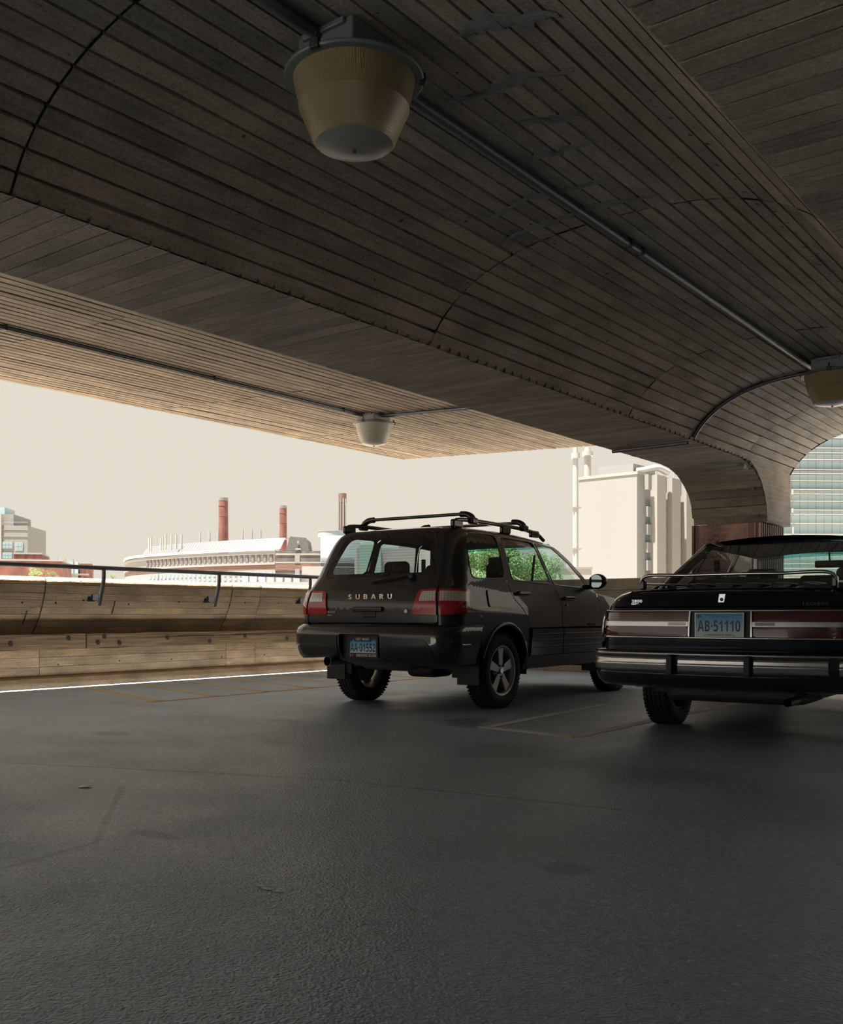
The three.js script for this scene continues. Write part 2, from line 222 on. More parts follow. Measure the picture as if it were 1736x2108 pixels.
  // rust-spotted nail rows
  const dots = []; const dot = (s, D, r) => { let q = q0; while (vp.at(q)[0] > D) q += 0.01; const p = map(s, q, 0.0045), n = map(s, q, 0.1).sub(p).normalize(); const g = new THREE.CircleGeometry(r, 7); g.scale(rr(.7, 1.5), 1, 1); g.applyQuaternion(new THREE.Quaternion().setFromUnitVectors(V(0, 0, 1), n)); g.translate(p.x, p.y, p.z); dots.push(g); };
  for (let i = 0; i < 34; i++) { dot(3.4 + i * 0.085, 1.52 + 0.008 * Math.sin(i) + (i % 2) * .05, rr(.006, .012)); if (i % 3 == 0) dot(3.5 + i * 0.1, 2.9 + rr(-.3, .3), rr(.005, .012)); }
  for (let i = 0; i < 40; i++) dot(rr(2.5, 9), rr(1.3, 3.4), rr(.004, .009));
  const rs = mesh('rust_spots', dots, M.rust, grp); rs.userData.kind = 'stuff';
  return grp;
}
vault(C1, true, 'board-formed concrete vault overhead with conduit along its crown');
vault(C1 - 3.115, false, 'dark concrete vault of the next bay');
// girders between the vaults: soffit boards run across
function girder(D0, D1, from, nMax, label, endFace) {
  const grp = struct('ceiling', label), gp = girderProfile(S0), map = (a, q, h) => { const r = gp.at(q); let nx = r[3], ny = -r[2]; return W3(a, r[1] + ny * h, r[0] + nx * h); };
  mesh('core', grid((i, j) => map(lerp(D0, D1, j), i * gp.len, -0.034), 160, 1, (i, j) => [j, i * gp.len]), M.concMid, grp);
  // solid sides above the soffit
  const sh = new THREE.Shape(); sh.moveTo(S0, YT + 0.4); for (let i = 0; i <= 120; i++) { const r = gp.at(gp.len * i / 120); sh.lineTo(r[0] + (i > 100 ? 0.03 : 0), r[1] + 0.06); } sh.lineTo(SV, 1.82); sh.lineTo(SV, YT + 0.4);
  const g = new THREE.ExtrudeGeometry(sh, { depth: D1 - D0 - 0.02, bevelEnabled: false }); // shape (s, Y), depth along D
  { const p = g.attributes.position, n = g.attributes.normal; for (let i = 0; i < p.count; i++) { const s = p.getX(i), y = p.getY(i), d = p.getZ(i); p.setXYZ(i, -(D0 + 0.01 + d), y, -s); } g.computeVertexNormals(); }
  mesh('web', g, M.concMid, grp);
  let q = from - S0; const bw = 0.104; let k = 0;
  while (q + bw < gp.len + 0.01 && k < nMax) { const w = bw * rr(.93, 1.07), e = Math.min(q + w, gp.len); mesh('form_board', board(map, D0, D1, q, e, { gap: rr(.003, .0055), depth: .034, na: 5, nb: q > 9.4 - S0 ? 2 : 1, wob: .002, endgap: -rr(.0, .006), off: rr(-.0008, .0008) }), pick(boardTones), grp); q = e; k++; }
  return grp;
}
girder(C1 + 1.165, C1 + 1.97, 0.9, 140, 'concrete girder with cross-board soffit that curves down into the column');
girder(C1 - 1.95, C1 - 1.165, 1.2, 70, 'dark concrete girder overhead with cross-board soffit');
girder(C1 - 3.115 - 1.95, C1 - 3.115 - 1.165, S0, 0, 'far concrete girder of the next bay');
{ // outer slab on the sky side
  const grp = struct('ceiling', 'sunlit board-formed outer slab open to the sky'), Da = C1 + HW + 0.72, Db = 10.2, yAt = (D) => EYE + 2.42 + (D - 6.73) * 0.0375;
  mesh('slab', sweep([[Da, yAt(Da) + 0.034], [Da, yAt(Da) + 0.42], [Db, yAt(Db) + 0.40], [Db, yAt(Db) + 0.034]], SB, SE - 0.02), M.concMid, grp);  // slab stops short behind the camera: unseen opening shaped to let in light
  const map = (a, b, h) => W3(b, yAt(b) - h, a), bw = 0.108, n = Math.round((Db - 5.2) / bw);
  const js = [2.2, 5.0, 7.9, 10.4, SE];
  for (let k = 0; k < 4; k++) for (let i = 0; i < n; i++) { const b0 = 5.2 + i * (Db - 5.2) / n; mesh('form_board', board(map, js[k], js[k + 1], b0, b0 + (Db - 5.2) / n, { gap: rr(.006, .014), na: 6, wob: .012, off: rr(-.003, .003), depth: .034, endgap: k == 3 ? 0 : .003 }), pick(boardTones), grp); }
}
{ // right-hand side of the deck: unseen wall added to keep the far right in the dark
  const w = struct('wall_blocker_right', 'added unseen concrete wall that darkens the right of the deck');
  mesh('panel', box(0.25, 3.4, 24.5, 7.2, 1.7, .2), M.concMid, w);
  const b = struct('wall_blocker_back', 'added unseen concrete wall that cuts light behind the right bays'); mesh('panel', box(9.2, 3.2, 0.25, 2.75, 1.6, 12.3), M.concMid, b);  // unseen wall added here to cut light reaching the right bays
  const c = struct('ceiling', 'flat concrete slab over the far right bay'); mesh('slab', box(4.6, 0.4, 24.5, 5.2, 3.15, .2), M.concMid, c);
}
// the pier under the girder: pink panel between mouldings, ribbed side
function pier(Dc, label, heart) {
  const t = thing('concrete_pier', label, 'pier', [-Dc, 0, -10.97], 0, 'piers under the girders');   // local x = -D, local z = -s
  const w = 0.75, d = 0.84, H = 1.82, pink = conc([.90, .56, .47], { bumpScale: .003 }), pinkD = conc([.74, .46, .40], { bumpScale: .003 }), brown = conc([.34, .23, .215], { bumpScale: .003 });
  mesh('core', box(w - 0.05, H, d - 0.05, 0, H / 2, 0), brown, t);
  const z = d / 2 - 0.015;
  mesh('panel', rbox(0.53, H - .005, .03, .004, -0.005, H / 2, z, 2), pink, t);
  mesh('moulding', rbox(.028, H - .004, .05, .006, -w / 2 + .018, H / 2, z, 2), pinkD, t); mesh('moulding', rbox(.085, H - .004, .034, .006, -w / 2 + .082, H / 2, z - .003, 2), pinkD, t);
  mesh('moulding', rbox(.03, H - .004, .036, .006, w / 2 - .115 + .008, H / 2, z - .006, 2), pinkD, t); mesh('moulding', rbox(.055, H - .004, .04, .006, w / 2 - .062, H / 2, z, 2), pink, t); mesh('moulding', rbox(.026, H - .004, .05, .006, w / 2 - .015, H / 2, z, 2), pinkD, t);
  for (let i = 0; i < 11; i++) { mesh('rib', rbox(.03, H - .004, .042, .008, w / 2 - .012, H / 2, d / 2 - .07 - i * .071, 2), brown, t); mesh('rib', rbox(.03, H - .004, .042, .008, -w / 2 + .012, H / 2, d / 2 - .07 - i * .071, 2), brown, t); }
  if (heart) { // line drawing on the panel
    const tx = canvasTex(512, 720, (c, W, Hh) => {
      c.clearRect(0, 0, W, Hh); c.strokeStyle = 'rgba(60,30,38,1)'; c.lineWidth = 8; c.lineCap = 'round'; c.lineJoin = 'round';
      const P = (pts, close) => { c.beginPath(); c.moveTo(...pts[0]); for (let i = 1; i < pts.length - 1; i++) { const mx = (pts[i][0] + pts[i + 1][0]) / 2, my = (pts[i][1] + pts[i + 1][1]) / 2; c.quadraticCurveTo(pts[i][0], pts[i][1], mx, my); } c.lineTo(...pts[pts.length - 1]); if (close) c.closePath(); c.stroke(); };
      P([[110, 330], [70, 420], [60, 520], [90, 620], [160, 690], [260, 700], [350, 640], [400, 540], [410, 440], [380, 340]]);
      P([[110, 330], [120, 220], [110, 130], [150, 110], [190, 130], [185, 180]]); P([[150, 115], [155, 220], [150, 320]]);
      P([[190, 140], [230, 110], [225, 60], [240, 30], [280, 40], [300, 20], [340, 30], [365, 25], [375, 90], [370, 150], [330, 175], [290, 160], [250, 130], [225, 115]]);
      P([[240, 45], [270, 60], [300, 40]]); P([[300, 40], [330, 60], [365, 40]]); P([[280, 160], [300, 190], [350, 180], [370, 150]]);
      P([[190, 130], [240, 200], [260, 260], [330, 300], [380, 340]]); P([[300, 195], [350, 210], [420, 215], [440, 240], [400, 260], [350, 250], [310, 260]]);
      P([[400, 260], [450, 265], [480, 280], [470, 320], [420, 320], [380, 300]]); P([[110, 330], [180, 340], [230, 300], [300, 310], [340, 360], [360, 430]]);
      P([[180, 340], [160, 430], [170, 520], [150, 600]]); P([[230, 320], [240, 400], [220, 470], [250, 560], [240, 640]]); P([[300, 330], [300, 420], [330, 480], [300, 560]]);
      P([[170, 520], [220, 540], [250, 560]]); P([[240, 400], [280, 440], [300, 420]]); P([[80, 500], [120, 470], [160, 430]]); P([[75, 560], [120, 560], [150, 600], [190, 670]]); P([[330, 480], [370, 500], [395, 540]]); P([[120, 620], [160, 640], [240, 640], [290, 600], [340, 610]]);
    });
    const g = new THREE.PlaneGeometry(.245, .345); g.translate(-0.12, 1.545, z + .0165);
    mesh('heart_drawing', g, new THREE.MeshStandardMaterial({ map: tx, transparent: true, roughness: .9 }), t).userData.label = 'anatomical heart drawn in dark outline';
  }
  return t;
}
pier(C1 + HW + 0.37, 'pink panelled concrete pier with a drawn heart and ribbed side', true);
pier(C1 - HW - 0.37, 'pink panelled concrete pier beyond the bay of the luggage-rack sedan', false);
{ // left parapet: board-formed, leaning in at the top, with a timber bumper
  const w = struct('wall_left', 'tan board-formed concrete parapet leaning inward at the top');
  const face = [[10.34, 1.262], [10.302, 1.24], [10.30, 1.20], [10.325, 1.08], [10.37, .95], [10.43, .82], [10.505, .71], [10.56, .64], [10.585, .60]];
  const back = 0.014;
  mesh('core', sweep([...face.map(([D, Y]) => [D + back + .006, Y - .006]), [10.585 + back, .14], [10.585, -.3], [10.85, -.3], [10.85, 1.255]], S0, SE), wallTones[0], w);
  const top = sweep([[10.335, 1.256], [10.36, 1.272], [10.84, 1.272], [10.86, 1.25], [10.36, 1.25]], S0, SE); mesh('coping', top, wallTones[2], w);
  // face as an arc-length curve
  const L = [0]; for (let i = 1; i < face.length; i++) L.push(L[i - 1] + Math.hypot(face[i][0] - face[i - 1][0], face[i][1] - face[i - 1][1])); const LEN = L[L.length - 1];
  const fat = (q) => { let i = 1; while (i < L.length - 1 && L[i] < q) i++; const t = (q - L[i - 1]) / (L[i] - L[i - 1]), a = face[i - 1], b = face[i], dx = b[0] - a[0], dy = b[1] - a[1], l = Math.hypot(dx, dy); return [lerp(a[0], b[0], t), lerp(a[1], b[1], t), dy / l, -dx / l]; };
  const map = (s, q, h) => { const r = fat(clamp(q, 0, LEN)); return W3(r[0] + r[2] * h, r[1] + r[3] * h, s); };
  const js = [S0, -3, 0.5, 3.6, 6.46, 9.28, 9.82, SE], rows = [0, .10, .20, .285, .375, .46, .56, .655, LEN];
  for (let k = 0; k < js.length - 1; k++) for (let i = 0; i < rows.length - 1; i++) mesh('form_board', board(map, js[k], js[k + 1], rows[i], rows[i + 1], { gap: rr(.0008, .0022), na: 9, nb: 3, wob: .0025, off: rr(-.0015, .0015), endgap: .005 }), pick(wallTones), w);
  // lower wall and sloped kerb
  const low = (s, b, h) => W3(10.435 - h, b, s);
  for (let k = 0; k < js.length - 1; k++) for (const [b0, b1] of [[.345, .44], [.235, .345], [.10, .235]]) mesh('form_board', board(low, js[k], js[k + 1], b0, b1, { gap: rr(.0008, .002), na: 9, wob: .002, off: rr(-.001, .001) }), pick(wallTones), w);
  mesh('lower_wall', sweep([[10.446, .60], [10.446, .05], [10.6, .05], [10.6, .60]], S0, SE), wallTones[0], w);
  mesh('kerb', sweep([[10.27, -.05], [10.27, .010], [10.30, .05], [10.36, .105], [10.44, .125], [10.44, -.05]], S0, SE), wallTones[1], w);
  // chipped form joints and tie holes
  const hole = (s, q, r = .012) => { const p = map(s, q, .002), g = new THREE.SphereGeometry(r, 8, 6); g.scale(.4, 1, 1); g.translate(p.x, p.y, p.z); mesh('tie_hole', g, M.rust, w); };
  for (const s of [4.6, 5.3, 6.2, 6.62, 6.98, 7.63, 8.4, 9.55, 10.2, 11]) hole(s, .30 + rr(-.02, .03), rr(.01, .014));
  for (const s of [5.8, 6.7, 7.55, 8.35, 9.2, 10.0, 10.9]) { const g = new THREE.SphereGeometry(.011, 8, 6); g.translate(-10.436, .26 + rr(-.01, .01), -s); mesh('tie_hole', g, M.rust, w); }
  const chip = (s, q0, q1, wd) => mesh('spall', grid((i, j) => map(s + (j - .5) * wd * (.7 + .6 * vnoise(i * 9, j * 3 + s, 64, 64)), lerp(q0, q1, i), .001 + .003 * rnd()), 12, 4, (i, j) => [i, j]), M.rust, w);
  chip(6.28, .42, .60, .02); chip(7.42, .28, .46, .02); chip(6.455, 0, LEN, .016); chip(9.28, 0, LEN, .014);
}
// timber bumper planks bolted to the parapet
[[S0 + .2, 3.0, 'weathered timber bumper plank behind the camera end of the parapet'], [3.01, 7.035, 'weathered timber bumper plank with two bolts along the parapet'], [7.05, 12.7, 'cracked timber bumper plank with many bolts on the parapet']].forEach(([a, b, label], k) => {
  const t = thing('bumper_plank', label, 'plank', [-10.41, .525, -(a + b) / 2], 0, 'timber bumper planks on the parapet');
  const g = new THREE.BoxGeometry(.06, .175, b - a, 1, 2, 24), p = g.attributes.position, uv = g.attributes.uv; for (let i = 0; i < p.count; i++) { if (p.getX(i) > 0) p.setX(i, .03 + rr(-.004, .003)); p.setY(i, p.getY(i) + (Math.abs(p.getY(i)) > .05 ? rr(-.004, .004) : 0)); uv.setXY(i, p.getZ(i), p.getY(i)); } g.computeVertexNormals(); mesh('timber', g, M.wood, t);
  const bolts = [[6.07, .51], [6.8, .56], [7.29, .57], [7.2, .5], [7.51, .49], [8.24, .54], [8.94, .48], [9.58, .54], [10.4, .49], [1.5, .52], [4.2, .54], [-2, .5], [-6, .55]];
  for (const [s, y] of bolts) if (s > a && s < b) { const ring = new THREE.TorusGeometry(.021, .008, 8, 18); ring.rotateY(Math.PI / 2); const head = new THREE.CylinderGeometry(.016, .018, .012, 8); head.rotateZ(Math.PI / 2); const m = mesh('bolt', merge([ring, head]), M.bolt, t); m.position.set(.033, y - .525, -s + (a + b) / 2); }
  if (k === 2) for (const [s0, s1, y] of [[7.9, 9.2, .555], [8.5, 9.9, .56], [9.4, 11.5, .565], [8.7, 9.3, .53]]) mesh('crack', tube([0, 1, 2, 3, 4].map((i) => V(.0315, y - .525 + rr(-.006, .006), -lerp(s0, s1, i / 4) + (a + b) / 2)), .0025, 5), M.rust, t);
});
{ // handrail on bent posts
  const t = thing('handrail', 'dark steel pipe handrail above the tan parapet on bent posts', 'handrail', [-10.12, 0, 0]);
  mesh('rail', rod(V(0, 1.389, 11.8), V(0, 1.389, -12.7), .026, 16), M.steel, t);
  for (const s of [-9.1, -7.3, -5.5, -3.7, -1.9, -.1, 1.7, 3.5, 5.3, 7.1, 8.88, 10.62, 12.35]) {
    const p = mesh('post', tube([V(0, 1.38, -s), V(0, 1.27, -s), V(-.012, 1.20, -s), V(-.055, 1.06, -s), V(-.09, .95, -s)], .024, 10, 18), M.steel, t);
    mesh('bracket', [box(.19, .07, .016, -.155, 1.045, -s + .02), rbox(.02, .10, .10, .004, -.225, 1.045, -s + .02)], M.steelDark, p);
  }
}
{ // far parapet across the end of the deck
  const w = struct('wall_far', 'dark concrete parapet across the end of the deck');
  mesh('core', box(17.0, 1.65, .3, -2.1, .53, -13.02 - .14), M.concMid, w);
  const map = (a, b, h) => V(a, b, -12.92 + h - .06);
  for (const [b0, b1] of [[1.19, 1.352], [1.03, 1.19], [.87, 1.03], [.70, .87], [.52, .70], [.34, .52], [.17, .34], [0, .17]]) for (let k = 0; k < 6; k++) mesh('form_board', board(map, -10.3 + k * 2.8, -10.3 + (k + 1) * 2.8, b0, b1, { gap: rr(.001, .003), na: 6, off: rr(-.002, .002) }), pick(boardTones), w);
}
// ---------------------------------------------------------------- lamps and conduits
const acrylicBump = tex(512, 64, (u, v) => { const c = 0.5 + 0.5 * Math.sin(u * Math.PI * 2 * 128); return [c, c, c]; }, { ru: 2 });
function lamp(pos, turn, label, tone, ceil, size) {
  const t = thing('ceiling_lamp', label, 'lamp', pos, turn, 'ceiling lamps of the deck'), R = .2415; t.scale.setScalar(size);      // origin at the rim
  const lens = phy(tone, .42, { transmission: .30, thickness: 0, ior: 1.45, bumpMap: acrylicBump, bumpScale: .0015 });
  const prof = [[.212, .004], [.210, -.01], [.196, -.075], [.190, -.10]]; for (let i = 0; i <= 26; i++) prof.push([lerp(.190, .137, i / 26) + (i % 2 ? .0042 : 0), lerp(-.10, -.222, i / 26)]); prof.push([.133, -.226]);
  mesh('refractor', new THREE.LatheGeometry(prof.map(([r, y]) => new THREE.Vector2(r, y)), 72), lens, t);
  const bot = []; for (let i = 0; i <= 14; i++) { const r = .134 * (1 - i / 14); bot.push(new THREE.Vector2(Math.max(r, .0001), -.226 - .022 * (1 - (r / .134) ** 2) + (i % 2 ? .0012 : 0))); }
  mesh('lens', new THREE.LatheGeometry(bot, 56), phy([.33, .32, .30], .32, { transmission: .35, thickness: 0 }), t).userData.label = 'clear ringed bottom lens';
  mesh('nub', cyl(.006, .009, .008, 0, -.250, 0, 10), M.bolt, t);
  mesh('rim', new THREE.LatheGeometry([[.205, -.006], [.236, -.007], [.2415, -.003], [.2415, .006], [.236, .009], [.20, .008]].map(([r, y]) => new THREE.Vector2(r, y)), 64), M.galv, t);
  mesh('housing', [rbox(.25, ceil - .012, .30, .008, 0, (ceil + .01) / 2, 0), cyl(.2, .14, .03, 0, .02, 0, 32)], M.galv, t);
  mesh('cover_plate', rbox(.19, .02, .33, .004, .0, ceil - .015, 0), M.galv, t);
  for (const a of [.15, 2.25, 4.34]) { const g = merge([rbox(.035, .03, .02, .003), rod(V(0, .0, .0), V(0, .045, -.012), .006, 8)]); const m = mesh('latch', g, M.steelDark, t); m.position.set(Math.sin(a) * .238, .004, Math.cos(a) * .238); m.rotation.y = a; }
  const bulb = new THREE.SphereGeometry(.05, 16, 12); bulb.scale(1, 1.7, 1); bulb.translate(0, -.04, 0); mesh('bulb', bulb, phy([.75, .73, .68], .3), t);
  return t;
}
lamp([-2.33, 2.74, -2.67], 0, 'large amber prismatic ceiling lamp under the vault crown, unlit, with whole rim in view', [.34, .255, .115], .115, 1.025);
lamp([-2.185, 2.74, -8.26], 0, 'amber prismatic ceiling lamp hanging where the vault opens to the glass tower', [.36, .275, .11], .118, 1.0);
lamp([-7.90, 3.185, -9.42], 0, 'pale frosted ceiling lamp under the sunlit outer slab', [.42, .40, .34], .108, 1.07);
const conduit = (name, pts, r, label, clips) => { const t = tag(mesh(numbered(name), tube(pts, r, 10, Math.max(24, pts.length * 8)), M.conduit), label, 'conduit'); scene.add(t); for (const [x, y, z] of clips ?? []) mesh('clip', rbox(.05, .05, .03, .006, x, y, z), M.steelDark, t); return t; };
const YC = YT - .022;
conduit('conduit', [W3(2.36, YC, S0 + .5), W3(2.36, YC, -4), W3(2.36, YC, 1), W3(2.36, YC, 5), W3(2.36, YC, 8.3)], .021, 'steel conduit running along the crown of the vault', [[-2.36, YC + .005, -1.2], [-2.36, YC + .005, -4.95], [-2.36, YC + .005, -5.1]]);
{ // branch that follows the vault down to the girder
  const vp = vaultProfile(C1, 1.84), map = vaultMap(vp, C1); const pts = []; let q0 = 0; while (vp.at(q0)[1] < YG) q0 += .004; let qc = q0; while (vp.at(qc)[0] > 2.15) qc += .01;
  for (let i = 0; i <= 14; i++) pts.push(map(8.5, lerp(qc, q0 + .03, i / 14), .018));
  conduit('conduit', pts, .017, 'conduit bent down the curve of the vault from the far amber lamp');
  conduit('conduit', [W3(3.48, YG - .02, 8.5), W3(3.75, YG - .02, 8.51), W3(4.0, YG - .02, 8.52), W3(4.23, YG - .02, 8.53)], .017, 'short conduit crossing the girder soffit near the pier');
}
const ys = (D) => EYE + 2.42 + (D - 6.73) * .0375 - .024;
conduit('conduit', [W3(7.95, ys(7.95), SB + .1), W3(7.95, ys(7.95), 3), W3(7.95, ys(7.95), 5), W3(7.95, ys(7.95), 9.4)], .022, 'conduit running along the sunlit outer slab', [[-7.95, ys(7.95), -4.6], [-7.95, ys(7.95), -6.9], [-7.95, ys(7.95), -8.9]]);
conduit('conduit', [W3(7.95, ys(7.95), 9.42), W3(7.4, ys(7.4), 9.45), W3(6.6, ys(6.6), 9.5), W3(5.2, ys(5.2), 9.55)], .022, 'conduit crossing the sunlit slab from the pale lamp to the girder', [[-7.2, ys(7.2), -9.46], [-6.6, ys(6.6), -9.5]]);
{ // bits of litter on the asphalt
  tag(mesh('paper_scrap', (() => { const g = rbox(.055, .003, .045, .001, 0, 0, 0); g.rotateZ(.08); g.rotateY(.5); g.translate(-4.23, .006, -2.86); return g; })(), std([.95, .94, .92], .9), scene), 'small white scrap of paper on the asphalt', 'litter');
  [[-.04, 0], [0, .012], [.05, .01], [.16, -.05]].forEach(([x, z]) => { const g = new THREE.CircleGeometry(rr(.008, .015), 7); g.rotateX(-Math.PI / 2); g.scale(1.6, 1, .8); g.translate(-2.22 + x, .0025, -2.15 + z); tag(mesh(numbered('paint_fleck'), g, std([.9, .9, .9], .9), scene), 'tiny white paint fleck on the open asphalt', 'litter', 'white paint flecks'); });
}
// ---------------------------------------------------------------- car tools: panels are flat outlines laid on a curved body surface
function curve1(pts) { // smooth monotone-ish interpolation through [x, y]
  const n = pts.length, m = []; for (let i = 0; i < n; i++) { if (i === 0) m.push((pts[1][1] - pts[0][1]) / (pts[1][0] - pts[0][0])); else if (i === n - 1) m.push((pts[i][1] - pts[i - 1][1]) / (pts[i][0] - pts[i - 1][0])); else { const a = (pts[i][1] - pts[i - 1][1]) / (pts[i][0] - pts[i - 1][0]), b = (pts[i + 1][1] - pts[i][1]) / (pts[i + 1][0] - pts[i][0]); m.push(a * b <= 0 ? 0 : 2 * a * b / (a + b)); } }
  return (x) => { if (x <= pts[0][0]) return pts[0][1] + m[0] * (x - pts[0][0]); if (x >= pts[n - 1][0]) return pts[n - 1][1] + m[n - 1] * (x - pts[n - 1][0]); let i = 0; while (x > pts[i + 1][0]) i++; const h = pts[i + 1][0] - pts[i][0], t = (x - pts[i][0]) / h, t2 = t * t, t3 = t2 * t; return (2 * t3 - 3 * t2 + 1) * pts[i][1] + (t3 - 2 * t2 + t) * h * m[i] + (-2 * t3 + 3 * t2) * pts[i + 1][1] + (t3 - t2) * h * m[i + 1]; };
}
function roundPoly(pts, r0 = 0, n = 5) { // [x, y, radius?]
  const out = []; const L = pts.length;
  for (let i = 0; i < L; i++) {
    const p = pts[i], a = pts[(i + L - 1) % L], b = pts[(i + 1) % L]; let r = p[2] ?? r0; if (!r) { out.push([p[0], p[1]]); continue; }
    const da = [a[0] - p[0], a[1] - p[1]], db = [b[0] - p[0], b[1] - p[1]], la = Math.hypot(...da), lb = Math.hypot(...db); r = Math.min(r, la * .48, lb * .48);
    const p0 = [p[0] + da[0] / la * r, p[1] + da[1] / la * r], p1 = [p[0] + db[0] / lb * r, p[1] + db[1] / lb * r];
    for (let k = 0; k <= n; k++) { const t = k / n, u = 1 - t; out.push([u * u * p0[0] + 2 * u * t * p[0] + t * t * p1[0], u * u * p0[1] + 2 * u * t * p[1] + t * t * p1[1]]); }
  }
  return out;
}
const arcPts = (cx, cy, r, a0, a1, n = 16) => Array.from({ length: n + 1 }, (_, i) => { const a = lerp(a0, a1, i / n) * Math.PI / 180; return [cx + r * Math.cos(a), cy + r * Math.sin(a)]; });
function panel(outer, holes, map, o = {}) {
  const max = o.max ?? 0.08, V2 = (l) => l.map((p) => new THREE.Vector2(p[0], p[1]));
  const dens = (l) => { const q = []; for (let i = 0; i < l.length; i++) { const a = l[i], b = l[(i + 1) % l.length], d = Math.hypot(b[0] - a[0], b[1] - a[1]), n = Math.max(1, Math.ceil(d / max)); for (let k = 0; k < n; k++) q.push([lerp(a[0], b[0], k / n), lerp(a[1], b[1], k / n)]); } return q; };
  outer = dens(outer); holes = (holes ?? []).map(dens);
  const all = [...outer, ...holes.flat()]; let tris = THREE.ShapeUtils.triangulateShape(V2(outer), holes.map(V2));
  const pts = all.map((p) => [p[0], p[1]]);
  for (let it = 0; it < 6; it++) { // split every edge longer than max, the same way on both sides
    const mid = new Map(), nt = []; let split = false; const key = (a, b) => a < b ? a * 1e6 + b : b * 1e6 + a;
    const M_ = (a, b) => { if (Math.hypot(pts[a][0] - pts[b][0], pts[a][1] - pts[b][1]) <= max) return -1; const k = key(a, b); if (!mid.has(k)) { mid.set(k, pts.length); pts.push([(pts[a][0] + pts[b][0]) / 2, (pts[a][1] + pts[b][1]) / 2]); } split = true; return mid.get(k); };
    for (const [a, b, c] of tris) { const x = M_(a, b), y = M_(b, c), z = M_(c, a), n = (x >= 0) + (y >= 0) + (z >= 0);
      if (!n) nt.push([a, b, c]); else if (n === 3) nt.push([a, x, z], [x, b, y], [z, y, c], [x, y, z]);
      else if (n === 1) { if (x >= 0) nt.push([a, x, c], [x, b, c]); else if (y >= 0) nt.push([b, y, a], [y, c, a]); else nt.push([c, z, b], [z, a, b]); }
      else if (x < 0) nt.push([c, z, y], [z, a, b], [z, b, y]); else if (y < 0) nt.push([a, x, z], [x, b, c], [x, c, z]); else nt.push([b, y, x], [y, c, a], [y, a, x]); }
    tris = nt; if (!split) break;
  }
  const e = 0.004, nrm = (x, y) => { const a = map(x + e, y).sub(map(x - e, y)), b = map(x, y + e).sub(map(x, y - e)); return a.cross(b).normalize(); };
  const off = o.off ?? 0, P = [], N = [], U = [], I = [];
  const ws = pts.map(([x, y]) => { const n = nrm(x, y), p = map(x, y).addScaledVector(n, off); return [p, n]; });
  ws.forEach(([p, n], i) => { P.push(p.x, p.y, p.z); N.push(n.x, n.y, n.z); U.push(pts[i][0], pts[i][1]); });
  for (const [a, b, c] of tris) { const ar = (pts[b][0] - pts[a][0]) * (pts[c][1] - pts[a][1]) - (pts[c][0] - pts[a][0]) * (pts[b][1] - pts[a][1]); if (Math.abs(ar) < 1e-10) continue; if (ar > 0) I.push(a, b, c); else I.push(a, c, b); }
  const g = new THREE.BufferGeometry(); g.setAttribute('position', new THREE.Float32BufferAttribute(P, 3)); g.setAttribute('normal', new THREE.Float32BufferAttribute(N, 3)); g.setAttribute('uv', new THREE.Float32BufferAttribute(U, 2)); g.setIndex(I);
  if (!o.thick) return g;
  const gs = [g]; for (const ring of [outer, ...holes]) { const L = ring.length; gs.push(grid((i, j) => { const p = ring[Math.round(i * L) % L], n = nrm(p[0], p[1]); return map(p[0], p[1]).addScaledVector(n, off - j * o.thick); }, L, 1)); }
  return merge(gs);
}
const carP = (u, r, w) => V(r, w, -u);
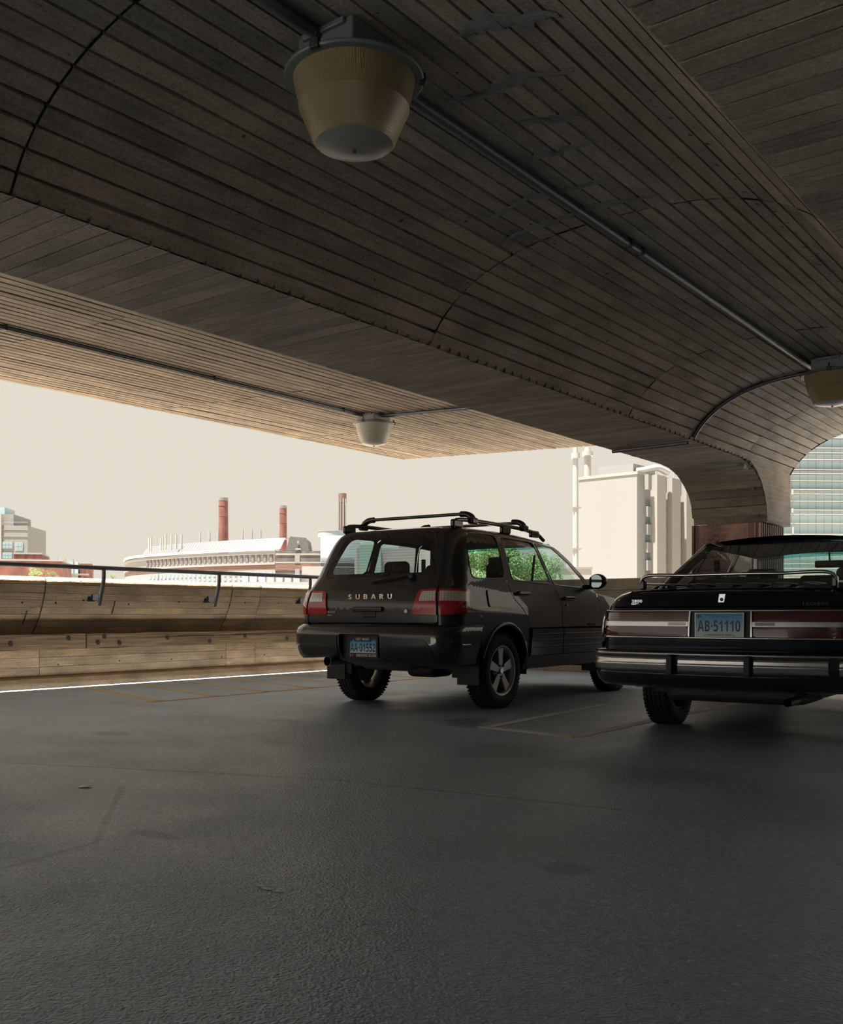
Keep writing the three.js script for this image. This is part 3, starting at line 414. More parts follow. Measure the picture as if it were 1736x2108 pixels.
function wheel(name, parent, u, r, w, R, width, kind, side) {
  const t = new THREE.Group(); t.name = name; t.position.set(r, w, -u); t.rotation.y = side < 0 ? Math.PI : 0; parent.add(t); // +x is the outer face
  const hw = width / 2, rr_ = kind === 'alloy' ? .222 : .205, pr = [[rr_ - .01, hw - .03], [rr_, hw - .012], [rr_ + .03, hw - .002], [rr_ + .06, hw], [R - .03, hw - .008], [R - .008, hw - .028]];
  const tr = []; for (let i = 0; i < 4; i++) { const x = lerp(hw - .035, -hw + .035, (i + .5) / 4); tr.push([R, x + .018], [R, x + .004], [R - .008, x + .0035], [R - .008, x - .0035], [R, x - .004], [R, x - .018]); }
  const back = pr.slice().reverse().map(([a, b]) => [a, -b]); const lp = [...pr, ...tr, ...back].map(([a, b]) => new THREE.Vector2(a, b));
  const g = new THREE.LatheGeometry(lp, 56); g.rotateZ(-Math.PI / 2); const tyre = mesh('tyre', g, M.rubber, t);
  // tread blocks on the shoulders
  const blocks = []; for (let i = 0; i < 60; i++) for (const s of [-1, 1]) { const b = box(.022, .006, .020, s * (hw - .03), R - .001, 0); b.rotateX(i / 60 * Math.PI * 2 + (s > 0 ? .05 : 0)); blocks.push(b); } const tb = mesh('tread', blocks, M.rubber, tyre); tb.userData.kind = 'stuff';
  const rimG = new THREE.LatheGeometry([[rr_ - .012, -hw + .02], [rr_ + .004, -hw + .022], [rr_ - .012, -hw + .05], [rr_ - .03, 0], [rr_ - .012, hw - .04], [rr_ + .008, hw - .016], [rr_ + .002, hw - .008], [rr_ - .016, hw - .018], [rr_ - .026, hw - .04]].map(([a, b]) => new THREE.Vector2(a, b)), 48); rimG.rotateZ(-Math.PI / 2);
  const rim = mesh('rim', rimG, M.alloy, t);
  mesh('brake_drum', (() => { const q = new THREE.CylinderGeometry(.15, .15, .05, 28); q.rotateZ(Math.PI / 2); return q; })(), M.steelDark, t);
  if (kind === 'alloy') {
    for (let k = 0; k < 5; k++) {
      const sh = new THREE.Shape(); sh.moveTo(-.030, .045); sh.quadraticCurveTo(-.026, .12, -.046, .205); sh.lineTo(-.040, .212); sh.lineTo(.040, .212); sh.lineTo(.046, .205); sh.quadraticCurveTo(.026, .12, .030, .045); sh.closePath();
      const q = new THREE.ExtrudeGeometry(sh, { depth: .02, bevelEnabled: true, bevelThickness: .006, bevelSize: .005, bevelSegments: 2, curveSegments: 6 }); q.rotateY(Math.PI / 2); q.rotateX(k * Math.PI * 2 / 5); q.translate(hw - .055, 0, 0); mesh('spoke', q, M.alloy, rim);
      const n = new THREE.CylinderGeometry(.010, .012, .02, 6); n.rotateZ(Math.PI / 2); const a = (k + .5) * Math.PI * 2 / 5; n.translate(hw - .028, Math.cos(a) * .055, Math.sin(a) * .055); mesh('lug_nut', n, M.bolt, rim);
    }
    const hub = new THREE.CylinderGeometry(.068, .078, .035, 24); hub.rotateZ(-Math.PI / 2); hub.translate(hw - .048, 0, 0); mesh('hub', hub, M.alloy, rim); const c = new THREE.CylinderGeometry(.026, .03, .014, 20); c.rotateZ(-Math.PI / 2); c.translate(hw - .024, 0, 0); mesh('hub_cap', c, M.chromeDull, rim);
  } else { const q = new THREE.CylinderGeometry(.185, .20, .02, 32); q.rotateZ(-Math.PI / 2); q.translate(hw - .05, 0, 0); mesh('wheel_cover', q, M.chromeDull, rim); }
  return t;
}
function plateTex(no, state, motto) { return canvasTex(768, 384, (c, W, H) => {
  const g = c.createLinearGradient(0, 0, 0, H); g.addColorStop(0, '#2f86bd'); g.addColorStop(.28, '#5fabd2'); g.addColorStop(.62, '#a9cfdf'); g.addColorStop(1, '#dfe6e4'); c.fillStyle = g; c.fillRect(0, 0, W, H);
  c.fillStyle = '#12294f'; c.fillRect(34, 30, 62, 34); c.fillRect(34, 60, 30, 16);
  c.textAlign = 'center'; c.font = '58px serif'; c.fillText(state, W / 2, 66); c.font = 'bold 46px serif'; c.fillText(motto, W / 2, H - 22);
  c.font = 'bold 230px sans-serif'; const tw = c.measureText(no).width, k = 690 / tw; c.save(); c.translate(W / 2, 292); c.scale(k, 1.06); c.fillText(no, 0, 0); c.restore();
  c.fillStyle = '#333'; for (const [x, y] of [[180, 30], [588, 30], [150, 356], [618, 356]]) { c.beginPath(); c.arc(x, y, 9, 0, 7); c.fill(); }
}); }
function headrest(parent, u, r, w, m, s = 1) { const g = rbox(.26 * s, .19 * s, .11, .05, r, w, -u, 4); const h = mesh('headrest', g, m, parent); mesh('headrest_post', [rod(V(r - .05, w - .18, -u), V(r - .05, w - .05, -u), .006, 8), rod(V(r + .05, w - .18, -u), V(r + .05, w - .05, -u), .006, 8)], M.chromeDull, h); return h; }
function seatUnit(parent, u, r, wBase, wTop, width, m) { const s = mesh('seat', [rbox(width, .16, .52, .05, r, wBase, -u - .05, 4), (() => { const b = rbox(width, wTop - wBase, .14, .05, 0, 0, 0, 4); b.rotateX(-.2 * -1); b.translate(r, (wTop + wBase) / 2, -u + .28); return b; })()], m, parent); return s; }
// ---------------------------------------------------------------- the dark blue-black wagon by the parapet
{
  const car = thing('car', 'dark blue-black sport wagon with roof rails parked beside the tan parapet', 'car', [-5.636, 0, -7.482], .0455);
  const ur = curve1([[.3, -.86], [.7, -.885], [.9, -.885], [1.05, -.845], [1.15, -.775], [1.35, -.675], [1.55, -.565], [1.6, -.52], [1.625, -.44]]);
  const hb = curve1([[.3, .835], [.45, .852], [.7, .866], [.9, .862], [1.03, .845], [1.13, .815], [1.3, .77], [1.5, .705], [1.56, .672], [1.6, .62], [1.625, .53]]);
  const roofW = curve1([[-.6, 1.615], [0, 1.625], [.5, 1.622], [.9, 1.605], [1.3, 1.57], [2, 1.55]]), taper = (u) => 1 - .10 * sstep(2.3, 3.5, u) - .02 * sstep(3.1, 3.5, u);
  const F = .665, A = .314;
  const map = (T, w) => {
    const g = T < 0 ? -1 : 1, t = Math.abs(T); const rc = lerp(.2, .15, sstep(1.1, 1.55, w)), u0 = ur(w);
    if (t <= F) { const k = t / F; return carP(u0 + .02 * k * k, g * k * (hb(w) - rc), w); }
    if (t <= F + A) { const f = (t - F) / A * Math.PI / 2, b = hb(w); return carP(u0 + .02 + rc - rc * Math.cos(f), g * (b - rc + rc * Math.sin(f)), w); }
    const x = t - F - A, un = -.68 + x, u = un + (u0 + .02 + rc + .68) * (1 - sstep(0, .9, x)), we = w + (1.625 - roofW(u)) * sstep(1.2, 1.5, w);
    return carP(u, g * hb(Math.min(we, 1.625)) * taper(u), w);
  };
  const Tu = (u, w) => { let a = F + A, b = F + A + 4.6; for (let i = 0; i < 40; i++) { const m = (a + b) / 2; if (-map(m, w).z < u) a = m; else b = m; } return (a + b) / 2; };
  const side = (l, g) => l.map(([u, w, r]) => [g * Tu(u, w), w, r]);
  const both = (fn) => { fn(1); fn(-1); };
  const body = mesh('body', (() => { // floor pan, firewall and inner structure
    return [box(1.1, .12, 3.3, 0, .42, -1.25), box(1.5, .05, 3.9, 0, .50, -1.2), box(1.1, .2, .5, 0, .36, -2.9), box(1.45, .5, .06, 0, .78, -1.98), box(1.5, .3, .8, 0, .62, .40)];
  })(), M.blackPlastic, car);
  // ---- side panels
  const qw = (g) => roundPoly(side([[-.50, 1.555], [.115, 1.562], [.085, 1.17], [-.50, 1.155]], g), .07, 6);
  const rw = (g) => roundPoly(side([[.215, 1.548], [.825, 1.535], [.955, 1.135], [.215, 1.158]], g), .035, 5);
  const fw = (g) => roundPoly(side([[.875, 1.535], [1.235, 1.508], [1.48, 1.36], [1.735, 1.165], [1.74, 1.115], [1.03, 1.13]], g), .03, 5);
  both((g) => {
    const q = mesh('quarter_panel', panel([...roundPoly([[g * .715, .70], [g * .715, 1.0], [g * .715, 1.3], [g * .715, 1.6]], 0), ...side([[-.2, 1.612], [.14, 1.612], [.145, 1.5], [.10, 1.13], [.135, 1.02], [.19, .965], [.33, .88], [.40, .80], [.43, .72], [.435, .46], ...arcPts(0, .35, .40, 18, 158, 18), [-.44, .70]], g)], [qw(g)], map, { max: .07 }), M.suvPaint, car);
    mesh('quarter_window', panel(qw(g), [], map, { off: -.004, max: .12 }), M.glassDark, q);
    mesh('window_seal', [tube([...qw(g)].filter((_, i) => i % 2 === 0).map((p) => map(p[0], p[1])), .006, 6, 70, true)], M.blackGloss, q);
    const rd = mesh('rear_door', panel(side([[.152, 1.612], [.845, 1.60], [.99, 1.125], [1.05, 1.04], [1.108, .95], [1.112, .72], [.44, .72], [.41, .80], [.34, .885], [.20, .97], [.145, 1.02], [.108, 1.13]], g), [rw(g)], map, { max: .07 }), M.suvPaint, car);
    mesh('rear_door_window', panel(rw(g), [], map, { off: -.006, max: .12 }), M.glassDark, rd);
    const fd = mesh('front_door', panel(side([[.855, 1.60], [1.05, 1.59], [1.27, 1.555], [1.5, 1.41], [1.70, 1.265], [1.87, 1.13], [1.95, 1.06], [2.0, .95], [2.02, .72], [1.122, .72], [1.118, .95], [1.06, 1.045], [1.0, 1.125]], g), [fw(g)], map, { max: .07 }), M.suvPaint, car);
    mesh('front_door_window', panel(fw(g), [], map, { off: -.006, max: .12 }), M.glass, fd);
    for (const [l, d] of [[rw(g), rd], [fw(g), fd]]) mesh('window_seal', tube(l.map((p) => map(p[0], p[1])), .005, 6, 80, true), M.blackGloss, d);
    const fe = mesh('front_fender', panel(side([[1.965, 1.06], [2.2, 1.04], [2.56, 1.0], [3.0, .93], [3.33, .86], [3.40, .74], [3.40, .55], ...arcPts(2.525, .35, .43, 28, 152, 16), [2.03, .55], [2.03, .72], [2.01, .95]], g), [], map, { max: .08 }), M.suvPaint, car);
    // lower cladding on the doors, rocker, wheel-arch flares
    const cm = (x, y) => map(x, y), clad = (l, o) => panel(side(l, g), [], cm, { off: .018, thick: .02, max: .1, ...o });
    mesh('door_cladding', clad([[.47, .705], [1.108, .705], [1.108, .46], [.455, .46]].map((p) => [...p, 0])), M.suvLower, rd);
    mesh('door_cladding', clad([[1.122, .705], [2.02, .70], [2.03, .46], [1.122, .46]]), M.suvLower, fd);
    for (const y of [.655, .60, .54]) { mesh('moulding', tube([.5, .8, 1.09].map((u) => map(g * Tu(u, y), y).add(V(g * .02, 0, 0))), .006, 6, 12), M.suvLower, rd); mesh('moulding', tube([1.14, 1.5, 2.0].map((u) => map(g * Tu(u, y), y).add(V(g * .02, 0, 0))), .006, 6, 12), M.suvLower, fd); }
    mesh('rocker', [panel(side([[.40, .45], [2.06, .45], [2.10, .335], [.36, .335]], g), [], map, { off: -.005, thick: .12, max: .15 })], M.blackPlastic, car);
    mesh('wheel_flare', tube([...arcPts(0, .35, .408, 16, 165, 18)].map(([u, w]) => map(g * Tu(u, w), w)), .020, 8, 40), M.suvPaint, q);
    mesh('wheel_flare', tube(arcPts(2.525, .35, .425, 20, 160, 16).map(([u, w]) => map(g * Tu(u, w), w)), .018, 8, 40), M.suvPaint, fe);
    for (const [u, R] of [[0, .42], [2.525, .41]]) { const wl = new THREE.CylinderGeometry(R, R, .26, 28, 1, true, Math.PI / 2 - .2, Math.PI + .4); wl.rotateZ(Math.PI / 2); wl.rotateX(Math.PI); const p = wl.attributes.position; mesh('wheel_well', (() => { const a = grid((i, j) => { const th = lerp(-.15, Math.PI + .15, i); return V(g * lerp(.56, .845, j), .35 + R * Math.sin(th), -(u + R * Math.cos(th))); }, 24, 1); const b = new THREE.CircleGeometry(R, 24, 0, Math.PI); b.rotateY(Math.PI / 2); b.translate(g * .56, .35, -u); return [a, b]; })(), M.blackPlastic, car); }
    // handles
    for (const [u0, w0, d] of [[.33, 1.035, rd], [1.26, 1.0, fd]]) { const c = map(g * Tu(u0, w0), w0); const h = rbox(.035, .035, .22, .016, c.x + g * .022, c.y, c.z); mesh('door_handle', [h, rbox(.03, .03, .06, .012, c.x + g * .012, c.y, c.z + .06), rbox(.03, .03, .05, .012, c.x + g * .012, c.y, c.z - .07)], M.blackGloss, d); }
    { const c = map(g * Tu(1.22, .93), .93); const k = new THREE.CylinderGeometry(.013, .013, .012, 12); k.rotateZ(Math.PI / 2); k.translate(c.x + g * .004, c.y, c.z); mesh('key_lock', k, M.chromeDull, fd); }
    // door mirror
    const mg = new THREE.SphereGeometry(.1, 20, 14); mg.scale(.98, .80, .75); mg.translate(g * .975, 1.178, -1.70); const cut = mg.attributes.position; for (let i = 0; i < cut.count; i++) if (cut.getZ(i) > -1.672) cut.setZ(i, -1.672); mg.computeVertexNormals();
    const mm = mesh('door_mirror', [mg, rbox(.14, .05, .08, .02, g * .865, 1.125, -1.72)], M.blackGloss, car);
    const gl = new THREE.CircleGeometry(.086, 28); gl.scale(.98, .80, 1); gl.rotateY(g * -.33); gl.translate(g * .975, 1.178, -1.652); mesh('mirror_glass', gl, M.mirror, mm);
    if (g > 0) { const fl = roundPoly(side([[-.30, 1.055], [-.11, 1.055], [-.105, .905], [-.29, .905]], g), .03, 5); mesh('fuel_flap', panel(fl, [], map, { off: .010, thick: .012 }), M.suvPaint, q); }
    // tail lamp: hatch half and body half
    const lo = .838, hi = 1.052, md = .952;
    const inner = roundPoly([[g * .46, lo + .004, .03], [g * .52, hi - .008, .04], [g * .70, hi, 0], [g * .70, lo, 0]], 0, 6), outerL = roundPoly([[g * .722, lo, 0], [g * .722, hi, 0], [g * 1.02, hi - .002, .03], [g * 1.03, lo + .01, .03]], 0, 6);
    const tl = mesh('tail_lamp', [panel(inner, [], map, { off: .014, thick: .016, max: .05 }), panel(outerL, [], map, { off: .014, thick: .016, max: .05 })], M.redLens, car);
    const ci = roundPoly([[g * .535, md, .004], [g * .555, hi - .022, .02], [g * .695, hi - .02, 0], [g * .695, md, 0]], 0, 5), co = roundPoly([[g * .728, md, 0], [g * .728, hi - .02, 0], [g * .985, hi - .022, .012], [g * .985, md, .006]], 0, 5);
    mesh('reverse_lens', [panel(ci, [], map, { off: .0165, max: .05 }), panel(co, [], map, { off: .0165, max: .05 })], M.clearLens, tl);
    mesh('lens_ribs', Array.from({ length: 17 }, (_, i) => tube([lerp(md + .006, hi - .026, 0), (md + hi) / 2, hi - .026].map((y) => { const T = g * lerp(.565, .97, i / 16); const p = map(T, y), n = map(T + .004, y).sub(map(T - .004, y)).cross(V(0, 1, 0)).normalize(); return p.addScaledVector(n, .017); }), .0022, 5, 3)), M.clearLensDark, tl);
    // roof rail
    const rt = (u, h) => carP(u, g * .60, h); const rail = mesh('roof_rail', tube([rt(-.46, 1.60), rt(-.43, 1.655), rt(-.36, 1.672), rt(.3, 1.677), rt(.9, 1.66), rt(1.10, 1.635), rt(1.22, 1.585)], .019, 10, 60), M.blackGloss, car);
    for (const u of [-.40, .45, 1.02]) mesh('rail_foot', [rbox(.045, .07, .16, .018, g * .60, 1.635, -u)], M.blackGloss, rail);
  });
  for (const u of [-.16, .78]) { // cross bars with curved feet
    const c = mesh('cross_bar', [rbox(1.02, .028, .055, .012, 0, 1.742 - (u > .5 ? .012 : 0), -u)], M.blackGloss, car);
    for (const g of [1, -1]) mesh('bar_foot', [tube([V(g * .49, 1.742, -u), V(g * .56, 1.735, -u), V(g * .61, 1.705, -u), V(g * .625, 1.668, -u)], .028, 10, 16), rbox(.06, .06, .11, .02, g * .618, 1.675, -u)], M.blackGloss, c);
  }
  mesh('roof', grid((i, j) => { const u = lerp(-.50, 1.29, i), s = lerp(-1, 1, j), e = 1 - sstep(.75, 1, Math.abs(s)) * .0; return carP(u, s * lerp(.60, .625, i), roofW(u) - .012 + .022 * (1 - s * s) - .03 * sstep(.9, 1, Math.abs(s)) - .05 * sstep(.1, 0, i) * (s * s * .3 + .5)); }, 24, 16), M.suvPaint, car);
  // ---- hatch
  const hg = roundPoly([[-.60, 1.572, .07], [.60, 1.572, .07], [.672, 1.172, .06], [-.672, 1.172, .06]], 0, 7);
  const hatch = mesh('hatch', panel(roundPoly([[-.705, 1.60, .03], [.705, 1.60, .03], [.708, 1.1], [.703, .77, .03], [-.703, .77, .03], [-.708, 1.1]], 0, 4), [hg], map, { max: .06 }), M.suvPaint, car);
  const hgIn = roundPoly([[-.53, 1.52, .07], [.53, 1.52, .07], [.60, 1.20, .06], [-.60, 1.20, .06]], 0, 7);
  mesh('rear_glass', panel(hgIn, [], map, { off: .002, max: .1 }), M.glassDark, hatch);
  mesh('glass_border', panel(hg, [hgIn], map, { off: .002, max: .1 }), M.blackGloss, hatch);
  mesh('window_seal', tube(hg.map((p) => map(p[0], p[1])), .006, 6, 120, true), M.blackPlastic, hatch);
  for (let i = 0; i < 11; i++) { const w = 1.225 + i * .026; mesh('defroster_line', tube([-.5, -.25, 0, .25, .5].map((T) => map(T, w).add(V(0, 0, -.002))), .0008, 4, 16), M.steelDark, hatch); }
  { const a = map(-.02, 1.125), b = map(.16, 1.155), c = map(.40, 1.185); mesh('wiper', [tube([a.add(V(0, 0, .02)), b.add(V(0, 0, .025)), c.add(V(0, 0, .02))], .009, 8, 16), rbox(.05, .04, .05, .012, map(.42, 1.165).x, 1.165, map(.42, 1.165).z + .015)], M.blackPlastic, hatch); }
  mesh('brake_light', rbox(.22, .018, .02, .006, -.02, 1.535, map(0, 1.535).z - .04), std([.20, .19, .19], .4), hatch);
  mesh('hatch_handle', [rbox(.325, .048, .03, .02, 0, .885, map(0, .885).z + .012), rbox(.15, .06, .02, .02, .01, .845, map(0, .845).z - .001)], M.blackGloss, hatch);
  { const k = new THREE.CylinderGeometry(.017, .017, .012, 18); k.rotateX(Math.PI / 2); k.translate(.40, .868, map(.4, .868).z + .004); mesh('hatch_lock', k, M.chrome, hatch); }
  { const tx = mesh('lettering', (() => { const l = 'SUBARU'.split(''); return l.map((ch, i) => { const q = text3(ch, .042, .006); q.scale(1.45, 1, 1); const x = -.215 + i * .087, p = map(x / (hb(.99) - .2) * F, .995); q.translate(p.x, p.y, p.z + .001); return q; }); })(), M.chrome, hatch); tx.userData.label = 'chrome maker lettering'; }
  { const q = text3('FORESTER', .018, .004, { sx: 1.15 }), p = map(-.47, .862); q.translate(p.x + .03, .862, p.z + .006); const q2 = text3('AWD', .014, .004, { sx: 1.4 }); q2.translate(p.x + .035, .835, p.z + .006); mesh('badge', [q, q2], M.chrome, hatch); }
  { const q = text3('FORESTER', .026, .003, { sx: 1.2 }); q.rotateY(Math.PI / 2); const p = map(Tu(1.78, .735), .74); q.translate(p.x + .001, .742, p.z); mesh('badge', q, M.steelDark, car); const a = text3('AWD', .022, .001, { sx: 1.3 }); a.rotateY(Math.PI / 2); a.rotateZ(.2); const pa = map(Tu(.02, 1.2), 1.2); a.translate(pa.x + .002, 1.2, pa.z); mesh('window_sticker', a, M.interiorLight, car); }
  // ---- rear bumper with plate recess
  const bu = curve1([[.40, -.90], [.44, -.955], [.50, -.99], [.58, -1.005], [.66, -1.005], [.705, -.99], [.74, -.95], [.765, -.88]]), bh = curve1([[.40, .82], [.50, .865], [.60, .885], [.70, .885], [.74, .875], [.765, .85]]);
  const bmap = (T, w) => { const g = T < 0 ? -1 : 1, t = Math.abs(T), rc = .21, u0 = bu(w), b = bh(w); if (t <= F) { const k = t / F; return carP(u0 + .045 * k * k, g * k * (b - rc), w); } const f0 = A; if (t <= F + f0) { const f = (t - F) / f0 * Math.PI / 2; return carP(u0 + .045 + rc - rc * Math.cos(f), g * (b - rc + rc * Math.sin(f)), w); } return carP(u0 + .045 + rc + t - F - f0, g * b, w); };
  const recess = roundPoly([[-.235, .672], [.205, .672], [.205, .455], [-.235, .455]], .02, 4);
  const bumper = mesh('rear_bumper', panel([[-1.27, .762], [1.27, .762], [1.27, .60], [1.20, .42], [.9, .415], [.45, .405], [-.12, .405], [-.20, .43], [-.34, .475], [-.48, .46], [-.9, .44], [-1.20, .45], [-1.27, .60]], [recess], bmap, { max: .05 }), M.suvPaint, car);
  mesh('bumper_top', grid((i, j) => { const T = lerp(-.98, .98, i), a = bmap(T, .762), b = map(T * .99, .775); return a.lerp(V(b.x, .768, b.z - .02), j); }, 40, 3), M.suvLower, bumper);
  mesh('plate_recess', [box(.44, .24, .02, 0 - .01, .56, .935)], M.blackPlastic, bumper);
  for (const g of [1, -1]) { const l = g < 0 ? [[-.255, .655, .02], [-.255, .475, .02], [-.36, .50], [-.5, .478, .03], [-.70, .478, .05], [-.72, .62, .05], [-.66, .655, .03]] : [[.225, .645, .015], [.62, .64, .05], [.70, .56, .06], [.74, .46, .03], [.225, .44, .02]]; mesh('bumper_inset', panel(roundPoly(l, 0, 5), [], bmap, { off: .008, thick: .012, max: .05 }), M.suvLower, bumper); }
  { // plate with frame
    const p = mesh('licence_plate', (() => { const g = new THREE.PlaneGeometry(.305, .1525); g.translate(0, .56, .962); return g; })(), new THREE.MeshStandardMaterial({ map: plateTex('AA·01552', 'Connecticut', ''), roughness: .45 }), bumper);
    const sh = new THREE.Shape(); sh.moveTo(-.165, -.092); sh.lineTo(.165, -.092); sh.lineTo(.165, .088); sh.lineTo(-.165, .088); sh.closePath(); const hole = new THREE.Path(); hole.moveTo(-.145, -.052); hole.lineTo(-.145, .064); hole.lineTo(-.10, .064); hole.lineTo(-.085, .048); hole.lineTo(.085, .048); hole.lineTo(.10, .064); hole.lineTo(.145, .064); hole.lineTo(.145, -.052); hole.closePath(); sh.holes.push(hole);
    const g = new THREE.ExtrudeGeometry(sh, { depth: .006, bevelEnabled: false }); g.translate(0, .56, .9625); const fr = mesh('plate_frame', g, M.blackPlastic, p);
    const wt = std([.75, .74, .70], .6), a = text3('GET MAD', .019, .002, { font: serif, sx: 1.15 }); a.translate(0, .56 + .068, .969); const b = text3('DRIVING SLOW', .022, .002, { font: serif, sx: .92 }); b.translate(.043, .56 - .072, .969); const i_ = text3('I', .022, .002, { font: serif }); i_.translate(-.132, .56 - .072, .969); mesh('frame_lettering', [a, b, i_], wt, fr);
    const hs = new THREE.Shape(); hs.moveTo(0, -.012); hs.bezierCurveTo(-.03, .006, -.012, .024, 0, .010); hs.bezierCurveTo(.012, .024, .03, .006, 0, -.012); const hg_ = new THREE.ExtrudeGeometry(hs, { depth: .002, bevelEnabled: false }); hg_.translate(-.108, .56 - .074, .969); mesh('heart_symbol', hg_, std([.40, .03, .05], .6), fr);
  }
  { // exhaust, muffler, hangers, mud flaps, spare well
    const pts = [carP(-.98, -.335, .432), carP(-.85, -.335, .432), carP(-.66, -.30, .43), carP(-.58, -.05, .42)]; const ex = mesh('exhaust_pipe', tube(pts, .034, 14, 20), M.muffler, car);
    const tip = new THREE.LatheGeometry([[.032, .06], [.043, .05], [.043, -.06], [.039, -.062], [.039, .04]].map(([a, b]) => new THREE.Vector2(a, b)), 24); tip.rotateX(-Math.PI / 2); tip.translate(-.335, .432, .975); mesh('exhaust_tip', tip, M.exhaust, ex);
    const mf = new THREE.CapsuleGeometry(.085, .42, 6, 16); mf.rotateZ(Math.PI / 2); mf.scale(1, .8, 1.2); mf.translate(.02, .415, .60); mesh('muffler', mf, M.muffler, ex);
    for (const g of [1, -1]) { mesh('mud_flap', [rbox(.22, .17, .012, .004, g * .735, .315, .43)], M.blackPlastic, car); mesh('mud_flap', [rbox(.22, .14, .012, .004, g * .73, .31, -2.06)], M.blackPlastic, car); }
    mesh('rear_axle', [rod(carP(0, -.72, .33), carP(0, .72, .33), .03, 10), rbox(.34, .2, .34, .06, .05, .36, 0), rod(carP(-.1, -.55, .40), carP(.45, -.5, .36), .025, 8), rod(carP(-.1, .55, .40), carP(.45, .5, .36), .025, 8)], M.steelDark, car);
    mesh('fuel_tank', rbox(.9, .16, .55, .05, 0, .38, -.62), M.blackPlastic, car);
  }
  for (const [u, R] of [[0, .338], [2.525, .338]]) for (const g of [1, -1]) wheel('wheel', car, u, g * .735, .338, .338, .215, 'alloy', g);
  // ---- front end
  mesh('hood', grid((i, j) => { const u = lerp(1.88, 3.40, i), s = lerp(-1, 1, j), w = lerp(1.09, .90, Math.pow(i, 1.3)); return carP(u, s * .80 * taper(u), w + .05 * (1 - s * s) - .05 * sstep(.85, 1, Math.abs(s)) - .12 * sstep(.9, 1, i)); }, 16, 14), M.suvPaint, car);
  mesh('front_fascia', grid((i, j) => { const s = lerp(-1, 1, i), w = lerp(.28, .84, j); return carP(3.42 - .14 * s * s + .06 * Math.sin(j * 3), s * .76, w); }, 16, 6), M.suvPaint, car);
  const ws = (i, j) => { const w = lerp(1.09, 1.555, i), s = lerp(-1, 1, j), u = lerp(1.90, 1.285, i) + .13 * (1 - s * s) * (1 - i * .5); return carP(u, s * lerp(.72, .625, i), w); };
  const shield = mesh('windshield', grid((i, j) => ws(i * .91, j), 8, 12), M.glassTeal, car); mesh('tint_band', grid((i, j) => ws(lerp(.91, 1, i), j), 3, 12), M.glassBand, shield);
  for (const g of [-1, 1]) { const a = mesh('wiper', tube([carP(1.98, g * .3 - .3, 1.075), carP(1.97, g * .3 + .1, 1.085)], .008, 6, 6), M.blackPlastic, shield); }
  // ---- interior
  mesh('headliner', grid((i, j) => { const u = lerp(-.50, 1.25, i), s = lerp(-1, 1, j); return carP(u, s * .6, roofW(u) - .055 + .01 * (1 - s * s)); }, 8, 6), M.interior, car);
  for (const r of [-.36, .36]) { seatUnit(car, 1.0, r, .72, 1.14, .48, M.seat); headrest(car, .72, r, 1.255, M.seat, .95); }
  mesh('rear_bench', [rbox(1.26, .16, .5, .05, 0, .72, -.25, 4), rbox(1.26, .48, .14, .05, 0, .92, .05, 4)], M.seat, car);
  headrest(car, -.05, -.30, 1.245, M.seat, 1.05); headrest(car, -.05, .31, 1.245, M.seat, 1.05);
  mesh('cargo_cover', [rbox(1.36, .02, .60, .008, 0, 1.08, .36)], M.interior, car);
  mesh('dashboard', [rbox(1.36, .22, .34, .07, 0, 1.0, -1.84, 4), rbox(.34, .08, .12, .03, -.36, 1.11, -1.74)], M.interior, car);
  { const sw = new THREE.TorusGeometry(.175, .014, 8, 32); sw.rotateX(-.45); sw.translate(-.36, 1.06, -1.52); mesh('steering_wheel', [sw, rbox(.1, .08, .03, .02, -.36, 1.06, -1.53), bar(V(-.53, 1.05, -1.52), V(-.19, 1.05, -1.52), .03, .02)], M.interior, car); }
  mesh('rear_view_mirror', [rbox(.25, .07, .03, .025, 0, 1.41, -1.36), rod(V(0, 1.43, -1.37), V(0, 1.5, -1.40), .008, 8)], M.blackPlastic, car);
  for (const g of [1, -1]) mesh('seat_belt', bar(carP(.92, g * .66, 1.42), carP(.86, g * .62, .80), .045, .004), M.interiorLight, car);
  // blue bag on the cargo cover: a thing of its own
  const bag = thing('duffel_bag', 'dark blue duffel bag lying behind the rear glass of the wagon', 'bag', [-5.636, 0, -7.482], .0455);
  const bg = new THREE.CapsuleGeometry(.085, .50, 8, 20); bg.rotateZ(Math.PI / 2); { const p = bg.attributes.position; for (let i = 0; i < p.count; i++) p.setY(i, p.getY(i) * .8 + .012 * Math.sin(p.getX(i) * 30)); bg.computeVertexNormals(); } bg.translate(-.22, 1.155, .46); mesh('bag_body', bg, std([.035, .055, .085], .85), bag); mesh('strap', [tube([V(-.35, 1.10, .55), V(-.34, 1.20, .52), V(-.34, 1.225, .45), V(-.34, 1.17, .37)], .011, 6, 14), tube([V(-.10, 1.10, .55), V(-.10, 1.20, .52), V(-.10, 1.225, .45), V(-.10, 1.17, .37)], .011, 6, 14)], M.interiorLight, bag);
}
